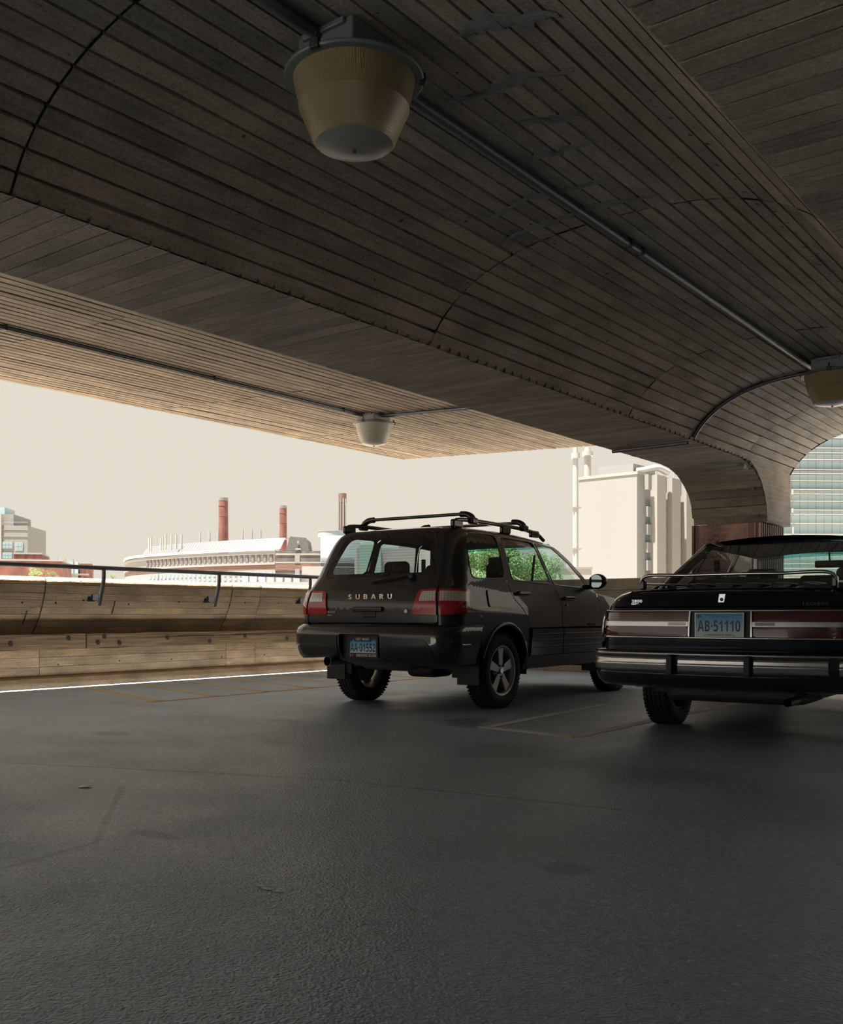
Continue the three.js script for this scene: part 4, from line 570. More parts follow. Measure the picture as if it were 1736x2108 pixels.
// ---------------------------------------------------------------- the dark navy sedan
{
  const car = thing('car', 'dark navy old sedan with chrome bumper and trunk luggage rack', 'car', [-2.374, 0, -7.281], .05);
  const ur = curve1([[.3, -1.02], [.5, -1.07], [.7, -1.10], [.86, -1.085], [.93, -1.06], [.985, -1.0], [1.005, -.93], [1.012, -.88]]), hb = curve1([[.3, .85], [.5, .895], [.7, .905], [.85, .892], [.94, .855], [.99, .80], [1.012, .73]]);
  const taper = (u) => 1 - .06 * sstep(2.6, 3.9, u) - .03 * sstep(-.2, -1.1, u) , F = .68, A = .33, RC = .21;
  const map = (T, w) => { const g = T < 0 ? -1 : 1, t = Math.abs(T), b = hb(w) * .975, u0 = ur(w); if (t <= F) { const k = t / F; return carP(u0 + .055 * k * k, g * k * (b - RC), w); } if (t <= F + A) { const f = (t - F) / A * Math.PI / 2; return carP(u0 + .055 + RC - RC * Math.cos(f), g * (b - RC + RC * Math.sin(f)), w); } const x = t - F - A, un = -.80 + x, u = un + (u0 + .055 + RC + .80) * (1 - sstep(0, .9, x)); return carP(u, g * hb(w) * lerp(.975, taper(u), sstep(0, .6, x)), w); };
  const Tu = (u, w) => { let a = F + A, b = F + A + 5; for (let i = 0; i < 40; i++) { const m = (a + b) / 2; if (-map(m, w).z < u) a = m; else b = m; } return (a + b) / 2; };
  const side = (l, g) => l.map(([u, w, r]) => [g * Tu(u, w), w, r]); const both = (fn) => { fn(1); fn(-1); };
  mesh('body', [box(1.1, .10, 4.4, 0, .36, -1.4), box(1.66, .04, 4.6, 0, .46, -1.4), box(1.5, .42, .05, 0, .74, -2.3), box(1.2, .34, .8, 0, .66, .55), box(1.5, .5, .06, 0, .76, .1)], M.blackPlastic, car);
  // ---- lower body sides
  both((g) => {
    const q = mesh('quarter_panel', panel(side([[-.74, .46], [-.74, 1.0], [-.3, 1.005], [.42, 1.005], [.42, .60], [.40, .5], ...arcPts(0, .34, .385, 25, 168, 16), [-.42, .40]], g), [], map, { max: .08 }), M.sedanPaint, car);
    const rd = mesh('rear_door', panel(side([[.428, 1.005], [1.35, 1.005], [1.35, .34], [.45, .34], [.428, .6]], g), [], map, { max: .1 }), M.sedanPaint, car);
    const fd = mesh('front_door', panel(side([[1.358, 1.005], [2.4, 1.005], [2.42, .34], [1.358, .34]], g), [], map, { max: .1 }), M.sedanPaint, car);
    const fe = mesh('front_fender', panel(side([[2.41, 1.0], [3.6, .93], [3.72, .5], ...arcPts(2.81, .34, .385, 20, 160, 16), [2.43, .40]], g), [], map, { max: .1 }), M.sedanPaint, car);
    mesh('side_moulding', tube([-.5, 0.42, 1.3, 2.4].map((u) => map(g * Tu(u, .62), .62).add(V(g * .006, 0, 0))), .014, 6, 30), M.chromeDull, q);
    for (const u of [0, 2.81]) mesh('wheel_well', [grid((i, j) => { const th = lerp(-.1, Math.PI + .1, i); return V(g * lerp(.60, .86, j), .34 + .37 * Math.sin(th), -(u + .37 * Math.cos(th))); }, 20, 1), (() => { const b = new THREE.CircleGeometry(.37, 24, 0, Math.PI); b.rotateY(Math.PI / 2); b.translate(g * .60, .34, -u); return b; })()], M.blackPlastic, car);
    // greenhouse side: pillars with window openings
    const gs = (u, w) => carP(u, g * lerp(.785, .60, sstep(.95, 1.5, w) * .5 + (w - 1.0) / .80), w), gm = (x, y) => gs(x * g, y);
    const G = (l) => l.map(([u, w, r]) => [g * u, w, r]);
    const rwin = roundPoly(G([[.50, 1.035, .03], [.62, 1.36, .05], [1.30, 1.375, .03], [1.30, 1.035, .03]]), 0, 5), fwin = roundPoly(G([[1.38, 1.035, .03], [1.38, 1.375, .03], [1.80, 1.37, .03], [2.28, 1.06, .03], [2.28, 1.035]]), 0, 5), qwin = roundPoly(G([[.18, 1.06, .03], [.46, 1.06, .02], [.55, 1.30, .04]]), 0, 5);
    const gh = mesh('greenhouse', panel(G([[-.34, 1.0], [-.06, 1.10], [.22, 1.26], [.44, 1.385], [.62, 1.415], [1.3, 1.42], [1.86, 1.40], [2.2, 1.19], [2.46, 1.0]]), [rwin, fwin, qwin], gm, { max: .08 }), M.sedanPaint, car);
    for (const [l, nme, m] of [[rwin, 'rear_door_window', M.glass], [fwin, 'front_door_window', M.glass], [qwin, 'quarter_window', M.glassDark]]) { mesh(nme, panel(l, [], gm, { off: g > 0 ? -.004 : .004, max: .15 }), m, gh); mesh('window_trim', tube(l.map((p) => gm(p[0], p[1])), .006, 6, 70, true), M.chromeDull, gh); }
    mesh('shelf_edge', grid((i, j) => { const u = lerp(-.6, 2.45, i), a = map(g * Tu(u, 1.008), 1.008), b = gs(u, 1.0); return a.lerp(V(b.x, 1.006, a.z), j); }, 16, 1), M.sedanPaint, car);
    // silver C-pillar edge trim along the rear glass
    const rg = (i) => carP(lerp(-.33, .44, i), g * lerp(.705, .60, i), lerp(1.015, 1.392, Math.pow(i, .93)));
    mesh('glass_trim', tube([0, .25, .5, .75, 1].map(rg), .0085, 8, 24), M.chrome, gh);
    // tail lamp group
    const lo = .698, hi = .858;
    const lens = (y0, y1) => panel(roundPoly([[g * .212, y0, .004], [g * .212, y1, .004], [g * .90, y1 - .004, .012], [g * .905, y0 + .004, .012]], 0, 4), [], map, { off: .012, thick: .014, max: .06 });
    const tl = mesh('tail_lamp', [lens(.800, hi - .004)], M.redDark, car); mesh('lower_lens', [lens(lo + .006, .752)], M.redDark, tl);
    mesh('lamp_backing', panel([[g * .205, lo], [g * .205, hi], [g * .92, hi], [g * .92, lo]], [], map, { off: .002, max: .06 }), M.redDark, tl);
    mesh('silver_bar', panel([[g * .208, .762], [g * .208, .792], [g * .90, .792], [g * .90, .762]], [], map, { off: .017, thick: .016, max: .06 }), M.chromeDull, tl);
    mesh('reverse_lamp', panel(roundPoly([[g * .225, .767], [g * .225, .787], [g * .345, .787], [g * .345, .767]], .003, 3), [], map, { off: .020, thick: .004, max: .06 }), M.clearLensDark, tl);
    mesh('inner_trim', [panel([[g * .196, lo], [g * .196, hi], [g * .206, hi], [g * .206, lo]], [], map, { off: .018, thick: .018 })], M.chromeDull, tl);
    mesh('side_cap', tube([[.92, hi + .006], [.945, hi - .02], [.95, (lo + hi) / 2], [.945, lo + .02], [.92, lo - .006]].map(([T, w]) => map(g * T, w).addScaledVector(V(g * .6, 0, .6), .018)), .0075, 8, 24), M.chrome, tl);
  });
  // ---- rear panel and trims
  const rear = mesh('rear_panel', panel([[-1.02, .46], [1.02, .46], [1.02, .995], [.82, 1.0], [.80, .885], [-.80, .885], [-.82, 1.0], [-1.02, .995]], [], map, { max: .07 }), M.sedanPaint, car);
  mesh('plate_bay', panel([[-.225, .695], [.225, .695], [.225, .86], [-.225, .86]], [], map, { off: .003, max: .1 }), M.blackPlastic, rear);
  for (const [w, r] of [[.864, .006], [.690, .0085]]) mesh('chrome_strip', tube(Array.from({ length: 25 }, (_, i) => map(lerp(-.93, .93, i / 24), w).addScaledVector(V(0, 0, 1), .014)), r, 8, 60), M.chrome, rear);
  const lid = mesh('trunk_lid', [panel(roundPoly([[-.79, .892, .02], [.79, .892, .02], [.80, .96], [.74, 1.0, .03], [-.74, 1.0, .03], [-.80, .96]], 0, 4), [], map, { off: .004, thick: .02, max: .06 }), grid((i, j) => { const s = lerp(-1, 1, j), u = lerp(-.955 + .06 * s * s, -.30, i); return carP(u, s * .735, lerp(1.003, 1.025, i) + .022 * (1 - s * s) * (.4 + .6 * i) - .0 * i); }, 14, 14)], M.sedanPaint, car);
  { // lock emblem, badge, script
    const z = map(0, .94).z, e = new THREE.Shape(); e.moveTo(-.020, -.026); e.lineTo(.016, -.026); e.lineTo(.026, .028); e.lineTo(-.012, .028); e.closePath(); const g = new THREE.ExtrudeGeometry(e, { depth: .008, bevelEnabled: true, bevelSize: .003, bevelThickness: .003, bevelSegments: 2 }); g.translate(0, .942, z + .006); const em = mesh('trunk_emblem', g, M.chromeDull, lid); const k = new THREE.CylinderGeometry(.010, .012, .008, 16); k.rotateX(Math.PI / 2); k.translate(.002, .936, z + .018); mesh('key_lock', k, M.steelDark, em);
    const b1 = text3('3800', .020, .004, { sx: 1.25 }), pb = map(-.63 / .66 * .66, .925); b1.translate(pb.x, .930, pb.z + .008); mesh('badge', [b1, rbox(.082, .010, .006, .002, pb.x, .911, pb.z + .010)], M.chromeDull, lid);
    const b2 = text3('LESABRE', .020, .004, { sx: 1.35 }), p2 = map(.60, .905); b2.rotateY(.06); b2.translate(p2.x, .905, p2.z + .010); mesh('badge', b2, M.steelDark, lid);
  }
  { const p = mesh('licence_plate', (() => { const g = new THREE.PlaneGeometry(.305, .1525); g.translate(0, .772, map(0, .77).z + .022); return g; })(), new THREE.MeshStandardMaterial({ map: plateTex('AB·51110', 'Connecticut', 'Constitution State'), roughness: .4 }), car); mesh('plate_edge', [rbox(.318, .165, .012, .006, 0, .772, map(0, .77).z + .0145)], M.chromeDull, p); }
  { // luggage rack
    const y = 1.098, rk = mesh('luggage_rack', [tube([V(-.635, 1.02, .80), V(-.64, 1.06, .815), V(-.615, y, .825), V(-.3, y + .006, .845), V(0, y + .008, .85), V(.3, y + .006, .845), V(.615, y, .825), V(.64, 1.06, .815), V(.635, 1.02, .80)], .0115, 10, 70), ...[-1, 1].map((g) => tube([V(g * .63, 1.05, .80), V(g * .62, 1.052, .6), V(g * .615, 1.055, .42), V(g * .61, 1.05, .38)], .009, 8, 24))], M.chrome, car);
    for (const g of [-1, 1]) mesh('rack_foot', [rbox(.035, .07, .05, .012, g * .63, 1.045, .80), rbox(.03, .05, .04, .01, g * .61, 1.05, .39)], M.blackGloss, rk);
    for (const x of [-.46, -.28, -.1, .1, .28, .46]) mesh('rack_slat', rbox(.05, .012, .42, .005, x, 1.046, .58), M.blackGloss, rk);
  }
  // ---- bumper
  const bp = (u0, b, rc = .2) => (T) => { const g = T < 0 ? -1 : 1, t = Math.abs(T), f0 = rc * Math.PI / 2, Fl = b - rc; if (t <= Fl) { const k = t / Fl; return carP(u0 + .075 * k * k, g * t, 0); } if (t <= Fl + f0) { const f = (t - Fl) / rc; return carP(u0 + .075 + rc - rc * Math.cos(f), g * (Fl + rc * Math.sin(f)), 0); } return carP(u0 + .075 + rc + t - Fl - f0, g * b, 0); };
  const band = (T0, T1, prof, n = 48, gs) => grid((i, j) => { const k = j * (prof.length - 1), a = prof[Math.floor(Math.min(k, prof.length - 1.001))], b = prof[Math.ceil(k)], f = k - Math.floor(Math.min(k, prof.length - 1.001)); const off = lerp(a[0], b[0], f), w = lerp(a[1], b[1], f), q = bp(-1.19 - off, .915 + off * .6)(lerp(T0, T1, i)); return V(q.x, w, q.z); }, n, prof.length - 1);
  const bm = mesh('rear_bumper', [band(-1.45, 1.45, [[-.10, .612], [-.02, .61], [0, .604], [.002, .592]]), band(-1.45, 1.45, [[-.016, .572], [-.018, .46]])], M.sedanPaint, car);
  mesh('bumper_fill', [band(-1.45, 1.45, [[-.012, .60], [-.02, .455]])], M.blackPlastic, bm);
  mesh('chrome_strip', band(-1.44, 1.44, [[.001, .592], [.008, .590], [.010, .584], [.006, .577], [-.01, .575]], 72), M.chrome, bm);
  for (const [a, b] of [[-1.40, -.325], [-.245, .215 - .035 + .02], [.235, .66], [.72, 1.40]]) mesh('chrome_face', band(a, b, [[-.012, .560], [.002, .558], [.006, .545], [.004, .530], [.008, .522], [.012, .514], [.006, .504], [.004, .488], [-.002, .474], [-.014, .470]], 36), M.chromeDull, bm);
  for (const x of [-.285, .21, ]) mesh('bumper_guard', [rbox(.040, .125, .03, .008, x - .012, .517, 1.192)], M.blackPlastic, bm);
  mesh('valance', [band(-1.42, 1.42, [[-.012, .462], [-.006, .45], [-.02, .40], [-.06, .365], [-.16, .352]], 60)], M.sedanPaint, bm);
  // ---- glass, roof
  const rgl = (i, j) => { const s = lerp(-1, 1, j), e = 1 - s * s; return carP(lerp(-.33, .44, i) - .10 * e * (1 - i), s * lerp(.70, .595, i), lerp(1.015, 1.392, Math.pow(i, .93)) + .02 * e); };
  mesh('rear_glass', grid(rgl, 10, 14), M.glass, car);
  const rf = (u, s) => carP(u, s * .60, 1.398 + .045 * (1 - s * s) - .006 * sstep(.4, .9, u) - .012 * sstep(1.2, 1.9, u)); mesh('roof', grid((i, j) => rf(lerp(.43, 1.88, i), lerp(-1, 1, j)), 14, 14), M.sedanPaint, car);
  const ws = (i, j) => { const s = lerp(-1, 1, j), e = 1 - s * s; return carP(lerp(2.46, 1.87, i) + .14 * e * (1 - .5 * i), s * lerp(.71, .60, i), lerp(1.0, 1.39, i) + .04 * e * i); }; const shield = mesh('windshield', grid((i, j) => ws(i * .85, j), 8, 12), M.glassTeal, car); mesh('tint_band', grid((i, j) => ws(lerp(.85, 1, i), j), 3, 12), M.glassBand, shield);
  mesh('hood', grid((i, j) => { const s = lerp(-1, 1, j), u = lerp(2.42, 3.78, i); return carP(u, s * .80 * taper(u), 1.0 - .09 * i + .03 * (1 - s * s)); }, 12, 10), M.sedanPaint, car);
  mesh('front_fascia', grid((i, j) => { const s = lerp(-1, 1, i); return carP(3.80 - .1 * s * s, s * .80, lerp(.30, .92, j)); }, 12, 5), M.sedanPaint, car);
  for (const [u, g] of [[0, 1], [0, -1], [2.81, 1], [2.81, -1]]) wheel('wheel', car, u, g * .745, .325, .325, .205, 'steel', g);
  mesh('exhaust_pipe', [tube([carP(-1.12, .42, .30), carP(-.9, .42, .30), carP(-.6, .38, .30)], .026, 12, 16), (() => { const m = new THREE.CapsuleGeometry(.08, .4, 6, 14); m.rotateX(Math.PI / 2); m.translate(.36, .32, .35); return m; })()], M.muffler, car);
  mesh('rear_axle', [rod(carP(0, -.74, .32), carP(0, .74, .32), .03, 10), rbox(.9, .16, .5, .05, 0, .34, .62)], M.steelDark, car);
  // ---- interior
  mesh('parcel_shelf', box(1.4, .03, .55, 0, 1.0, .06), M.interior, car); mesh('headliner', grid((i, j) => rf(lerp(.46, 1.86, i), lerp(-1, 1, j)).add(V(0, -.035, 0)), 6, 6), M.interior, car);
  mesh('rear_bench', [rbox(1.4, .5, .16, .06, 0, .86, -.30, 4), rbox(.42, .06, .10, .03, -.36, 1.10, -.33, 3), rbox(.42, .06, .10, .03, .36, 1.10, -.33, 3)], M.seat, car);
  for (const r of [-.36, .36]) { seatUnit(car, 1.45, r, .62, 1.06, .54, M.seat); headrest(car, 1.15, r, 1.13, M.seat, 1); }
  mesh('front_bench_back', rbox(1.3, .4, .14, .05, 0, .9, -1.2, 4), M.seat, car);
  mesh('dashboard', rbox(1.4, .18, .34, .06, 0, .95, -2.3, 4), M.interior, car); { const sw = new THREE.TorusGeometry(.19, .014, 8, 32); sw.rotateX(-.4); sw.translate(-.38, .98, -1.95); mesh('steering_wheel', sw, M.interior, car); }
  mesh('rear_view_mirror', [rbox(.25, .065, .03, .025, 0, 1.29, -1.98), rod(V(0, 1.31, -1.99), V(0, 1.40, -1.97), .008, 8)], M.blackPlastic, car);
  for (const g of [1, -1]) mesh('seat_belt', bar(carP(.70, g * .60, 1.28), carP(.62, g * .56, .98), .045, .004), M.interior, car);
}
// ---------------------------------------------------------------- the city beyond the parapets
const GY = -9;                                                     // street level below the deck
{ const g = new THREE.BoxGeometry(1400, .4, 1400); g.translate(-300, GY - .2, -300); const o = mesh('ground', g, std([.44, .39, .32], .95), scene); o.userData = { kind: 'structure', label: 'pale street level ground below the deck', category: 'ground' }; }
{ // unseen concrete decks added outside both parapets to bounce sunlight onto the ceiling
  const l = struct('reflector_deck', 'added unseen concrete deck outside the left parapet that bounces sunlight up'); mesh('deck', box(34, .4, 70, -28.2, -1.6, -10), boardTones[2], l);
  const e = struct('reflector_deck', 'added unseen concrete deck beyond the end parapet that bounces sunlight up'); mesh('deck', box(20, .4, 13, 2, -.3, -19.9), boardTones[2], e);
}
const HY = (py, Z) => EYE + (HORIZON - py) / FOCAL * Z - GY;       // height above the street of a pixel row at depth Z
function building(name, label, px, Z, phi, category = 'building', group) { const p = pix(px, HORIZON, Z); return thing(name, label, category, [p.x, GY, p.z], YAW + phi, group); }
const bm = (c, o) => std(c, .85, o), pane = phy([.10, .13, .15], .15, {}), paneBlue = phy([.16, .24, .28], .12, {});
const cream = bm([.18, .178, .18]), creamD = bm([.22, .212, .20]), brickRed = bm([.22, .085, .07], { map: brickNoise }), brickDark = bm([.13, .12, .12], { map: brickNoise }), brickBrown = bm([.20, .115, .09], { map: brickNoise }), grey = bm([.15, .152, .15]), white = bm([.22, .22, .22]), metalRoof = std([.10, .103, .105], .5, { metalness: .25 }), steelWhite = std([.24, .242, .245], .5);
{ // white concrete tower with fins
  const t = building('concrete_tower', 'cream windowless concrete tower with vertical fins and small windows', 1312, 170, -.715), H = HY(974, 170), mm = cream;
  mesh('wall', box(11.6, H, 40, -5.8, H / 2, -20), cream, t);
  mesh('parapet_cap', box(11.9, .5, 40.2, -5.8, H + .1, -20), creamD, t);
  const bay = 5.6; for (let k = 0; k < 6; k++) {
    const z0 = -2.6 - k * bay;
    mesh('fin', box(1.5, H + .2, 3.3, .75, H / 2, z0 - 1.7 - 1.65), creamD, t);
    mesh('fin_cap', box(.9, 2.6, 1.2, .45, H - 1.3, z0 - .3), cream, t);
    for (let f = 0; f < 9; f++) { const y = H - 4.8 - f * 3.1; const w = mesh('window', box(.12, 1.15, 1.35, .06, y, z0 - .9), pane, t); mesh('spandrel', box(.55, 1.8, 1.5, .28, y - 1.55, z0 - .85), cream, t); }
  }
  const ph = HY(952, 172); mesh('penthouse', box(7, ph - H + .2, 8, -5.9, (ph + H) / 2, -7), cream, t);
  mesh('roof_duct', tube([V(-2.2, H + 1.0, -4), V(-.6, H + 1.1, -4.2), V(.8, H + 1.4, -5), V(1, H + 1.0, -9)], .55, 12, 24), steelWhite, t);
  for (const [x, z, h] of [[-.6, -8, 2.2], [-.3, -10, 2.4], [-.2, -14, 1.5], [.1, -16, 2.6], [.2, -17, 2.6]]) mesh('vent', cyl(.12, .12, h, x, H + h / 2, z, 8), steelWhite, t);
}
[[1185, 168, 931, .46, 'tall white exhaust stack standing clear beside the cream tower'], [1210, 222, 929, .8, 'white exhaust stack rising behind the cream tower roof']].forEach(([px, Z, top, r, label]) => {
  const t = building('exhaust_stack', label, px, Z, 0, 'stack', 'exhaust stacks by the cream tower'), H = HY(top, Z); mesh('pipe', cyl(r, r, H, 0, H / 2, 0, 20), steelWhite, t); mesh('collar', cyl(r * 1.55, r * 1.55, .9, 0, H - .6, 0, 20), steelWhite, t); mesh('tip', cyl(r * .9, r * .8, .9, 0, H + .4, 0, 20), white, t); for (const y of [1045, 1130]) mesh('brace', box(r * 3.2, .2, r * 2.4, .2, HY(y, Z), 0), grey, t);
});
{ // glass tower
  const t = building('glass_tower', 'blue-grey glass office tower with white horizontal sunshades', 1600, 150, .06), w = 40, Z = 150, m = FOCAL / Z;
  mesh('core', box(w, 44, 18, w / 2, 22, -9.6), bm([.10, .13, .14]), t);
  const glassA = phy([.19, .265, .30], .3, {}), glassB = phy([.28, .36, .385], .3, {}), glassC = phy([.235, .31, .335], .3, {});
  const bands = [858, 878, 901, 922, 932, 946, 967, 975, 990, 1008, 1017, 1032, 1050, 1059, 1078, 1100, 1118, 1127, 1142, 1160, 1170, 1186, 1205, 1215, 1232];
  for (let i = 0; i < bands.length; i++) { const y = HY(bands[i], Z); mesh('sunshade', box(w + .6, .13, .45, w / 2, y, .2), white, t); if (i) { const y1 = HY(bands[i - 1], Z), n = 12; for (let k = 0; k < n; k++) mesh('pane', box(1.21, y1 - y - .1, .06, (k + .5) * 1.25 , (y + y1) / 2, -.5 + .02 * (k % 2)), [glassA, glassB, glassC][(i * 7) % 3], t); } }
  for (const [px, a, b] of [[1629, 1008, 1019], [1629, 1047, 1056], [1630, 1085, 1100]]) mesh('sign_post', box(.22, HY(a, Z) - HY(b, Z), .2, (px - 1600) / m, (HY(a, Z) + HY(b, Z)) / 2, .6), white, t);
}
{ // long curved laboratory block
  const P0 = [[567, 240], [540, 241.5], [510, 243.5], [480, 246], [440, 249.5], [400, 253.5], [365, 258], [330, 263], [300, 268], [280, 273], [266, 279], [259, 286], [257, 296]], pts = P0.map(([x, z]) => pix(x, HORIZON, z));
  const org = pts[0], t = thing('laboratory_block', 'long curved cream and brick building with a pale metal roof', 'building', [org.x, GY, org.z]);
  const L = pts.map((p) => p.clone().sub(org)); const out = (i) => { const a = L[Math.max(0, i - 1)], b = L[Math.min(L.length - 1, i + 1)], d = b.clone().sub(a).normalize(); return V(d.z, 0, -d.x).multiplyScalar(-1); };
  const N = L.map((_, i) => { const n = out(i); return n.dot(FWD) > 0 ? n.multiplyScalar(-1) : n; });
  const at = (k, o, y) => { const i = Math.min(Math.floor(k), L.length - 2), f = k - i; return L[i].clone().lerp(L[i + 1], f).addScaledVector(N[i].clone().lerp(N[i + 1], f), o).add(V(0, y, 0)); };
  const K = L.length - 1, Zr = 240, Y = (py) => HY(py, Zr);
  const rib = (o0, y0, o1, y1) => grid((i, j) => at(i * K, lerp(o0, o1, j), lerp(y0, y1, j)), 60, 1);
  const band = (o, y0, y1, m, nme) => mesh(nme, [rib(o, y0, o, y1), rib(o, y1, o - 1.2, y1), rib(o, y0, o - 1.2, y0)], m, t);
  band(0, 0, Y(1172), cream, 'lower_wall'); band(.05, Y(1171), Y(1162), brickBrown, 'brick_band'); band(.25, Y(1162), Y(1157.5), cream, 'sill_band'); band(-.1, Y(1158), Y(1140.5), cream, 'window_band'); band(.25, Y(1140.5), Y(1135), cream, 'cornice'); band(.4, Y(1133.5), Y(1127.5), bm([.30, .28, .26]), 'roof_edge');
  const len = []; let tot = 0; for (let i = 0; i < K; i++) { len.push(tot); tot += L[i + 1].distanceTo(L[i]); } len.push(tot); const kAt = (d) => { let i = 0; while (i < K - 1 && len[i + 1] < d) i++; return i + (d - len[i]) / (len[i + 1] - len[i]); };
  for (let i = 0; i < 27; i++) { const k = kAt(1.2 + i * 1.78), p = at(k, -.02, (Y(1158) + Y(1142)) / 2), n = at(k, 1, 0).sub(at(k, 0, 0)); const g = new THREE.BoxGeometry(.85, Y(1142) - Y(1158.5), .16); g.rotateY(Math.atan2(n.x, n.z)); g.translate(p.x, p.y, p.z); const w = mesh('window', g, brickBrown, t); const g2 = new THREE.BoxGeometry(.5, (Y(1142) - Y(1158)) * .8, .1); g2.rotateY(Math.atan2(n.x, n.z)); g2.translate(p.x + n.x * .06, p.y, p.z + n.z * .06); mesh('pane', g2, pane, w); }
  for (const [ya, yb] of [[1184, 1177], [1193, 1188]]) for (let i = 0; i < 26; i++) { const k = kAt(1.2 + i * 1.78), p = at(k, .02, (Y(ya) + Y(yb)) / 2), n = at(k, 1, 0).sub(at(k, 0, 0)); const g = new THREE.BoxGeometry(.8, Y(yb) - Y(ya), .14); g.rotateY(Math.atan2(n.x, n.z)); g.translate(p.x, p.y, p.z); mesh('window', g, paneBlue, t); }
  // pale metal mansard roof: starts left of the end gable, ends short of the tip
  const roofK0 = 0, roofK1 = K * .80; const rr2 = (o0, y0, o1, y1, m, nme) => mesh(nme, grid((i, j) => at(lerp(roofK0, roofK1, i), lerp(o0, o1, j), lerp(y0, y1, j)), 60, 1), m, t); rr2(-2.2, Y(1129), -4.6, Y(1104.5), metalRoof, 'roof_slope'); rr2(-4.6, Y(1104.5), -12, Y(1103), metalRoof, 'roof_top');
  mesh('roof_tip', grid((i, j) => { const a = at(roofK1, lerp(-2.2, -4.6, i), lerp(Y(1129), Y(1104.5), i)), b = at(Math.min(K, roofK1 + .9 * (1 - i)), -12, lerp(Y(1129), Y(1103), i)); return a.lerp(b, j); }, 4, 4), metalRoof, t);
  const seams = []; for (let i = 1; i < 58; i++) { const k = lerp(roofK0, roofK1, i / 58), a = at(k, -2.12, Y(1129)), b = at(k, -4.52, Y(1104.5)); seams.push(rod(a, b, .05, 4)); } mesh('roof_seams', seams, bm([.32, .32, .31]), t).userData.kind = 'stuff';
  // dark brick end block with gable
  const e = new THREE.Group(); const ed = mesh('end_block', [box(10.7, Y(1134), 14, 5.35, Y(1134) / 2, -7)], brickDark, t); ed.rotation.y = YAW + .02; ed.position.set(0, 0, 0);
  const gab = new THREE.Shape(); gab.moveTo(2.6, Y(1134)); gab.lineTo(3.3, Y(1108)); gab.lineTo(3.6, Y(1104)); gab.lineTo(7.3, Y(1107)); gab.lineTo(7.6, Y(1110)); gab.lineTo(8.1, Y(1134)); gab.closePath(); const gg = new THREE.ExtrudeGeometry(gab, { depth: 10, bevelEnabled: false }); gg.translate(0, 0, -10.2); mesh('gable', gg, brickDark, ed);
  mesh('cornice', box(10.9, .45, 14.2, 5.35, Y(1141), -7), creamD, ed); mesh('band', box(10.9, 2.2, 14.15, 5.35, Y(1165), -7), brickBrown, ed); mesh('sill', box(10.95, .35, 14.2, 5.35, Y(1158), -7), creamD, ed);
  for (const [x, a, b, w] of [[5.5, 1113, 1119, .5], [5.5, 1128, 1132, 1.3], [5.3, 1140, 1159, 1.2], [5.3, 1171, 1184, 1.1]]) mesh('window', box(w, Y(a) - Y(b), .2, x, (Y(a) + Y(b)) / 2, .05), cream, ed);
  // roof vents
  const vents = [[307, 1100, 1117], [311, 1098, 1117], [331, 1100, 1115], [335, 1099, 1115], [341, 1093, 1114], [353, 1092, 1113], [363, 1094, 1112], [374, 1093, 1111], [412, 1088, 1109], [430, 1087, 1108], [432, 1089, 1108], [449, 1088, 1107], [500, 1083, 1105], [519, 1082, 1105], [537, 1084, 1104]];
  for (const [px, a, b] of vents) { const Z = 262, p = pix(px, b + 12, Z).sub(org), h = (b + 12 - a) / FOCAL * Z; mesh('vent', cyl(.22, .2, h, p.x, p.y - GY + h / 2, p.z, 10), steelWhite, t); }
}
// brick smokestacks
[[460, 300, 1026, 19, 'tall red brick smokestack behind the pale metal roof'], [583, 310, 1042, 15, 'shorter red brick smokestack behind the gable end']].forEach(([px, Z, top, w, label]) => { const t = building('smokestack', label, px, Z, 0, 'smokestack', 'brick smokestacks'), H = HY(top, Z), r = w / FOCAL * Z / 2; mesh('shaft', cyl(r * 1.25, r, H, 0, H / 2, 0, 24), brickRed, t); mesh('cap', cyl(r * 1.03, r * 1.06, .9, 0, H - .3, 0, 24), grey, t); for (const k of [.72, .8, .88, .95]) mesh('band', cyl(r * 1.06, r * 1.05, .18, 0, H * k, 0, 24), brickBrown, t); });
{ const Z = 262, t = building('smokestack', 'dark clustered smokestack wrapped in steel pipes', 705, Z, 0, 'smokestack', 'brick smokestacks'), H = HY(1016, Z), r = 1.05; mesh('shaft', cyl(r, r, H, 0, H / 2, 0, 12), brickBrown, t); mesh('cap', cyl(r * 1.05, r * 1.05, 2.4, 0, H - 1.2, 0, 8), brickBrown, t); for (const a of [-.9, -.35, .3, .9]) mesh('pipe', cyl(.16, .16, H - 1.4, Math.sin(a) * r * 1.05, (H - 1.4) / 2, Math.cos(a) * r * 1.05, 10), a > 0 ? steelWhite : grey, t); }
{ const Z = 220, t = building('plant_building', 'blue-grey metal clad plant building with a round tank on its roof', 660, Z, .1), H = HY(1102, Z); mesh('upper_wall', box(14, 6, 12, 7, H - 3, -6), bm([.26, .31, .36]), t); mesh('lower_wall', box(13.8, H - 6, 11.8, 6.9, (H - 6) / 2, -6), bm([.07, .08, .10]), t); for (const y of [1149, 1158, 1167]) mesh('ledge', box(14, .15, .3, 7, HY(y, Z), .1), creamD, t); const tk = mesh('tank', cyl(3.2, 3.2, 1.4, 2.6, H + .6, -6, 32), white, t); mesh('tank_rail', new THREE.TorusGeometry(3.25, .04, 6, 40).rotateX(Math.PI / 2).translate(2.6, H + 1.35, -6), grey, tk); }
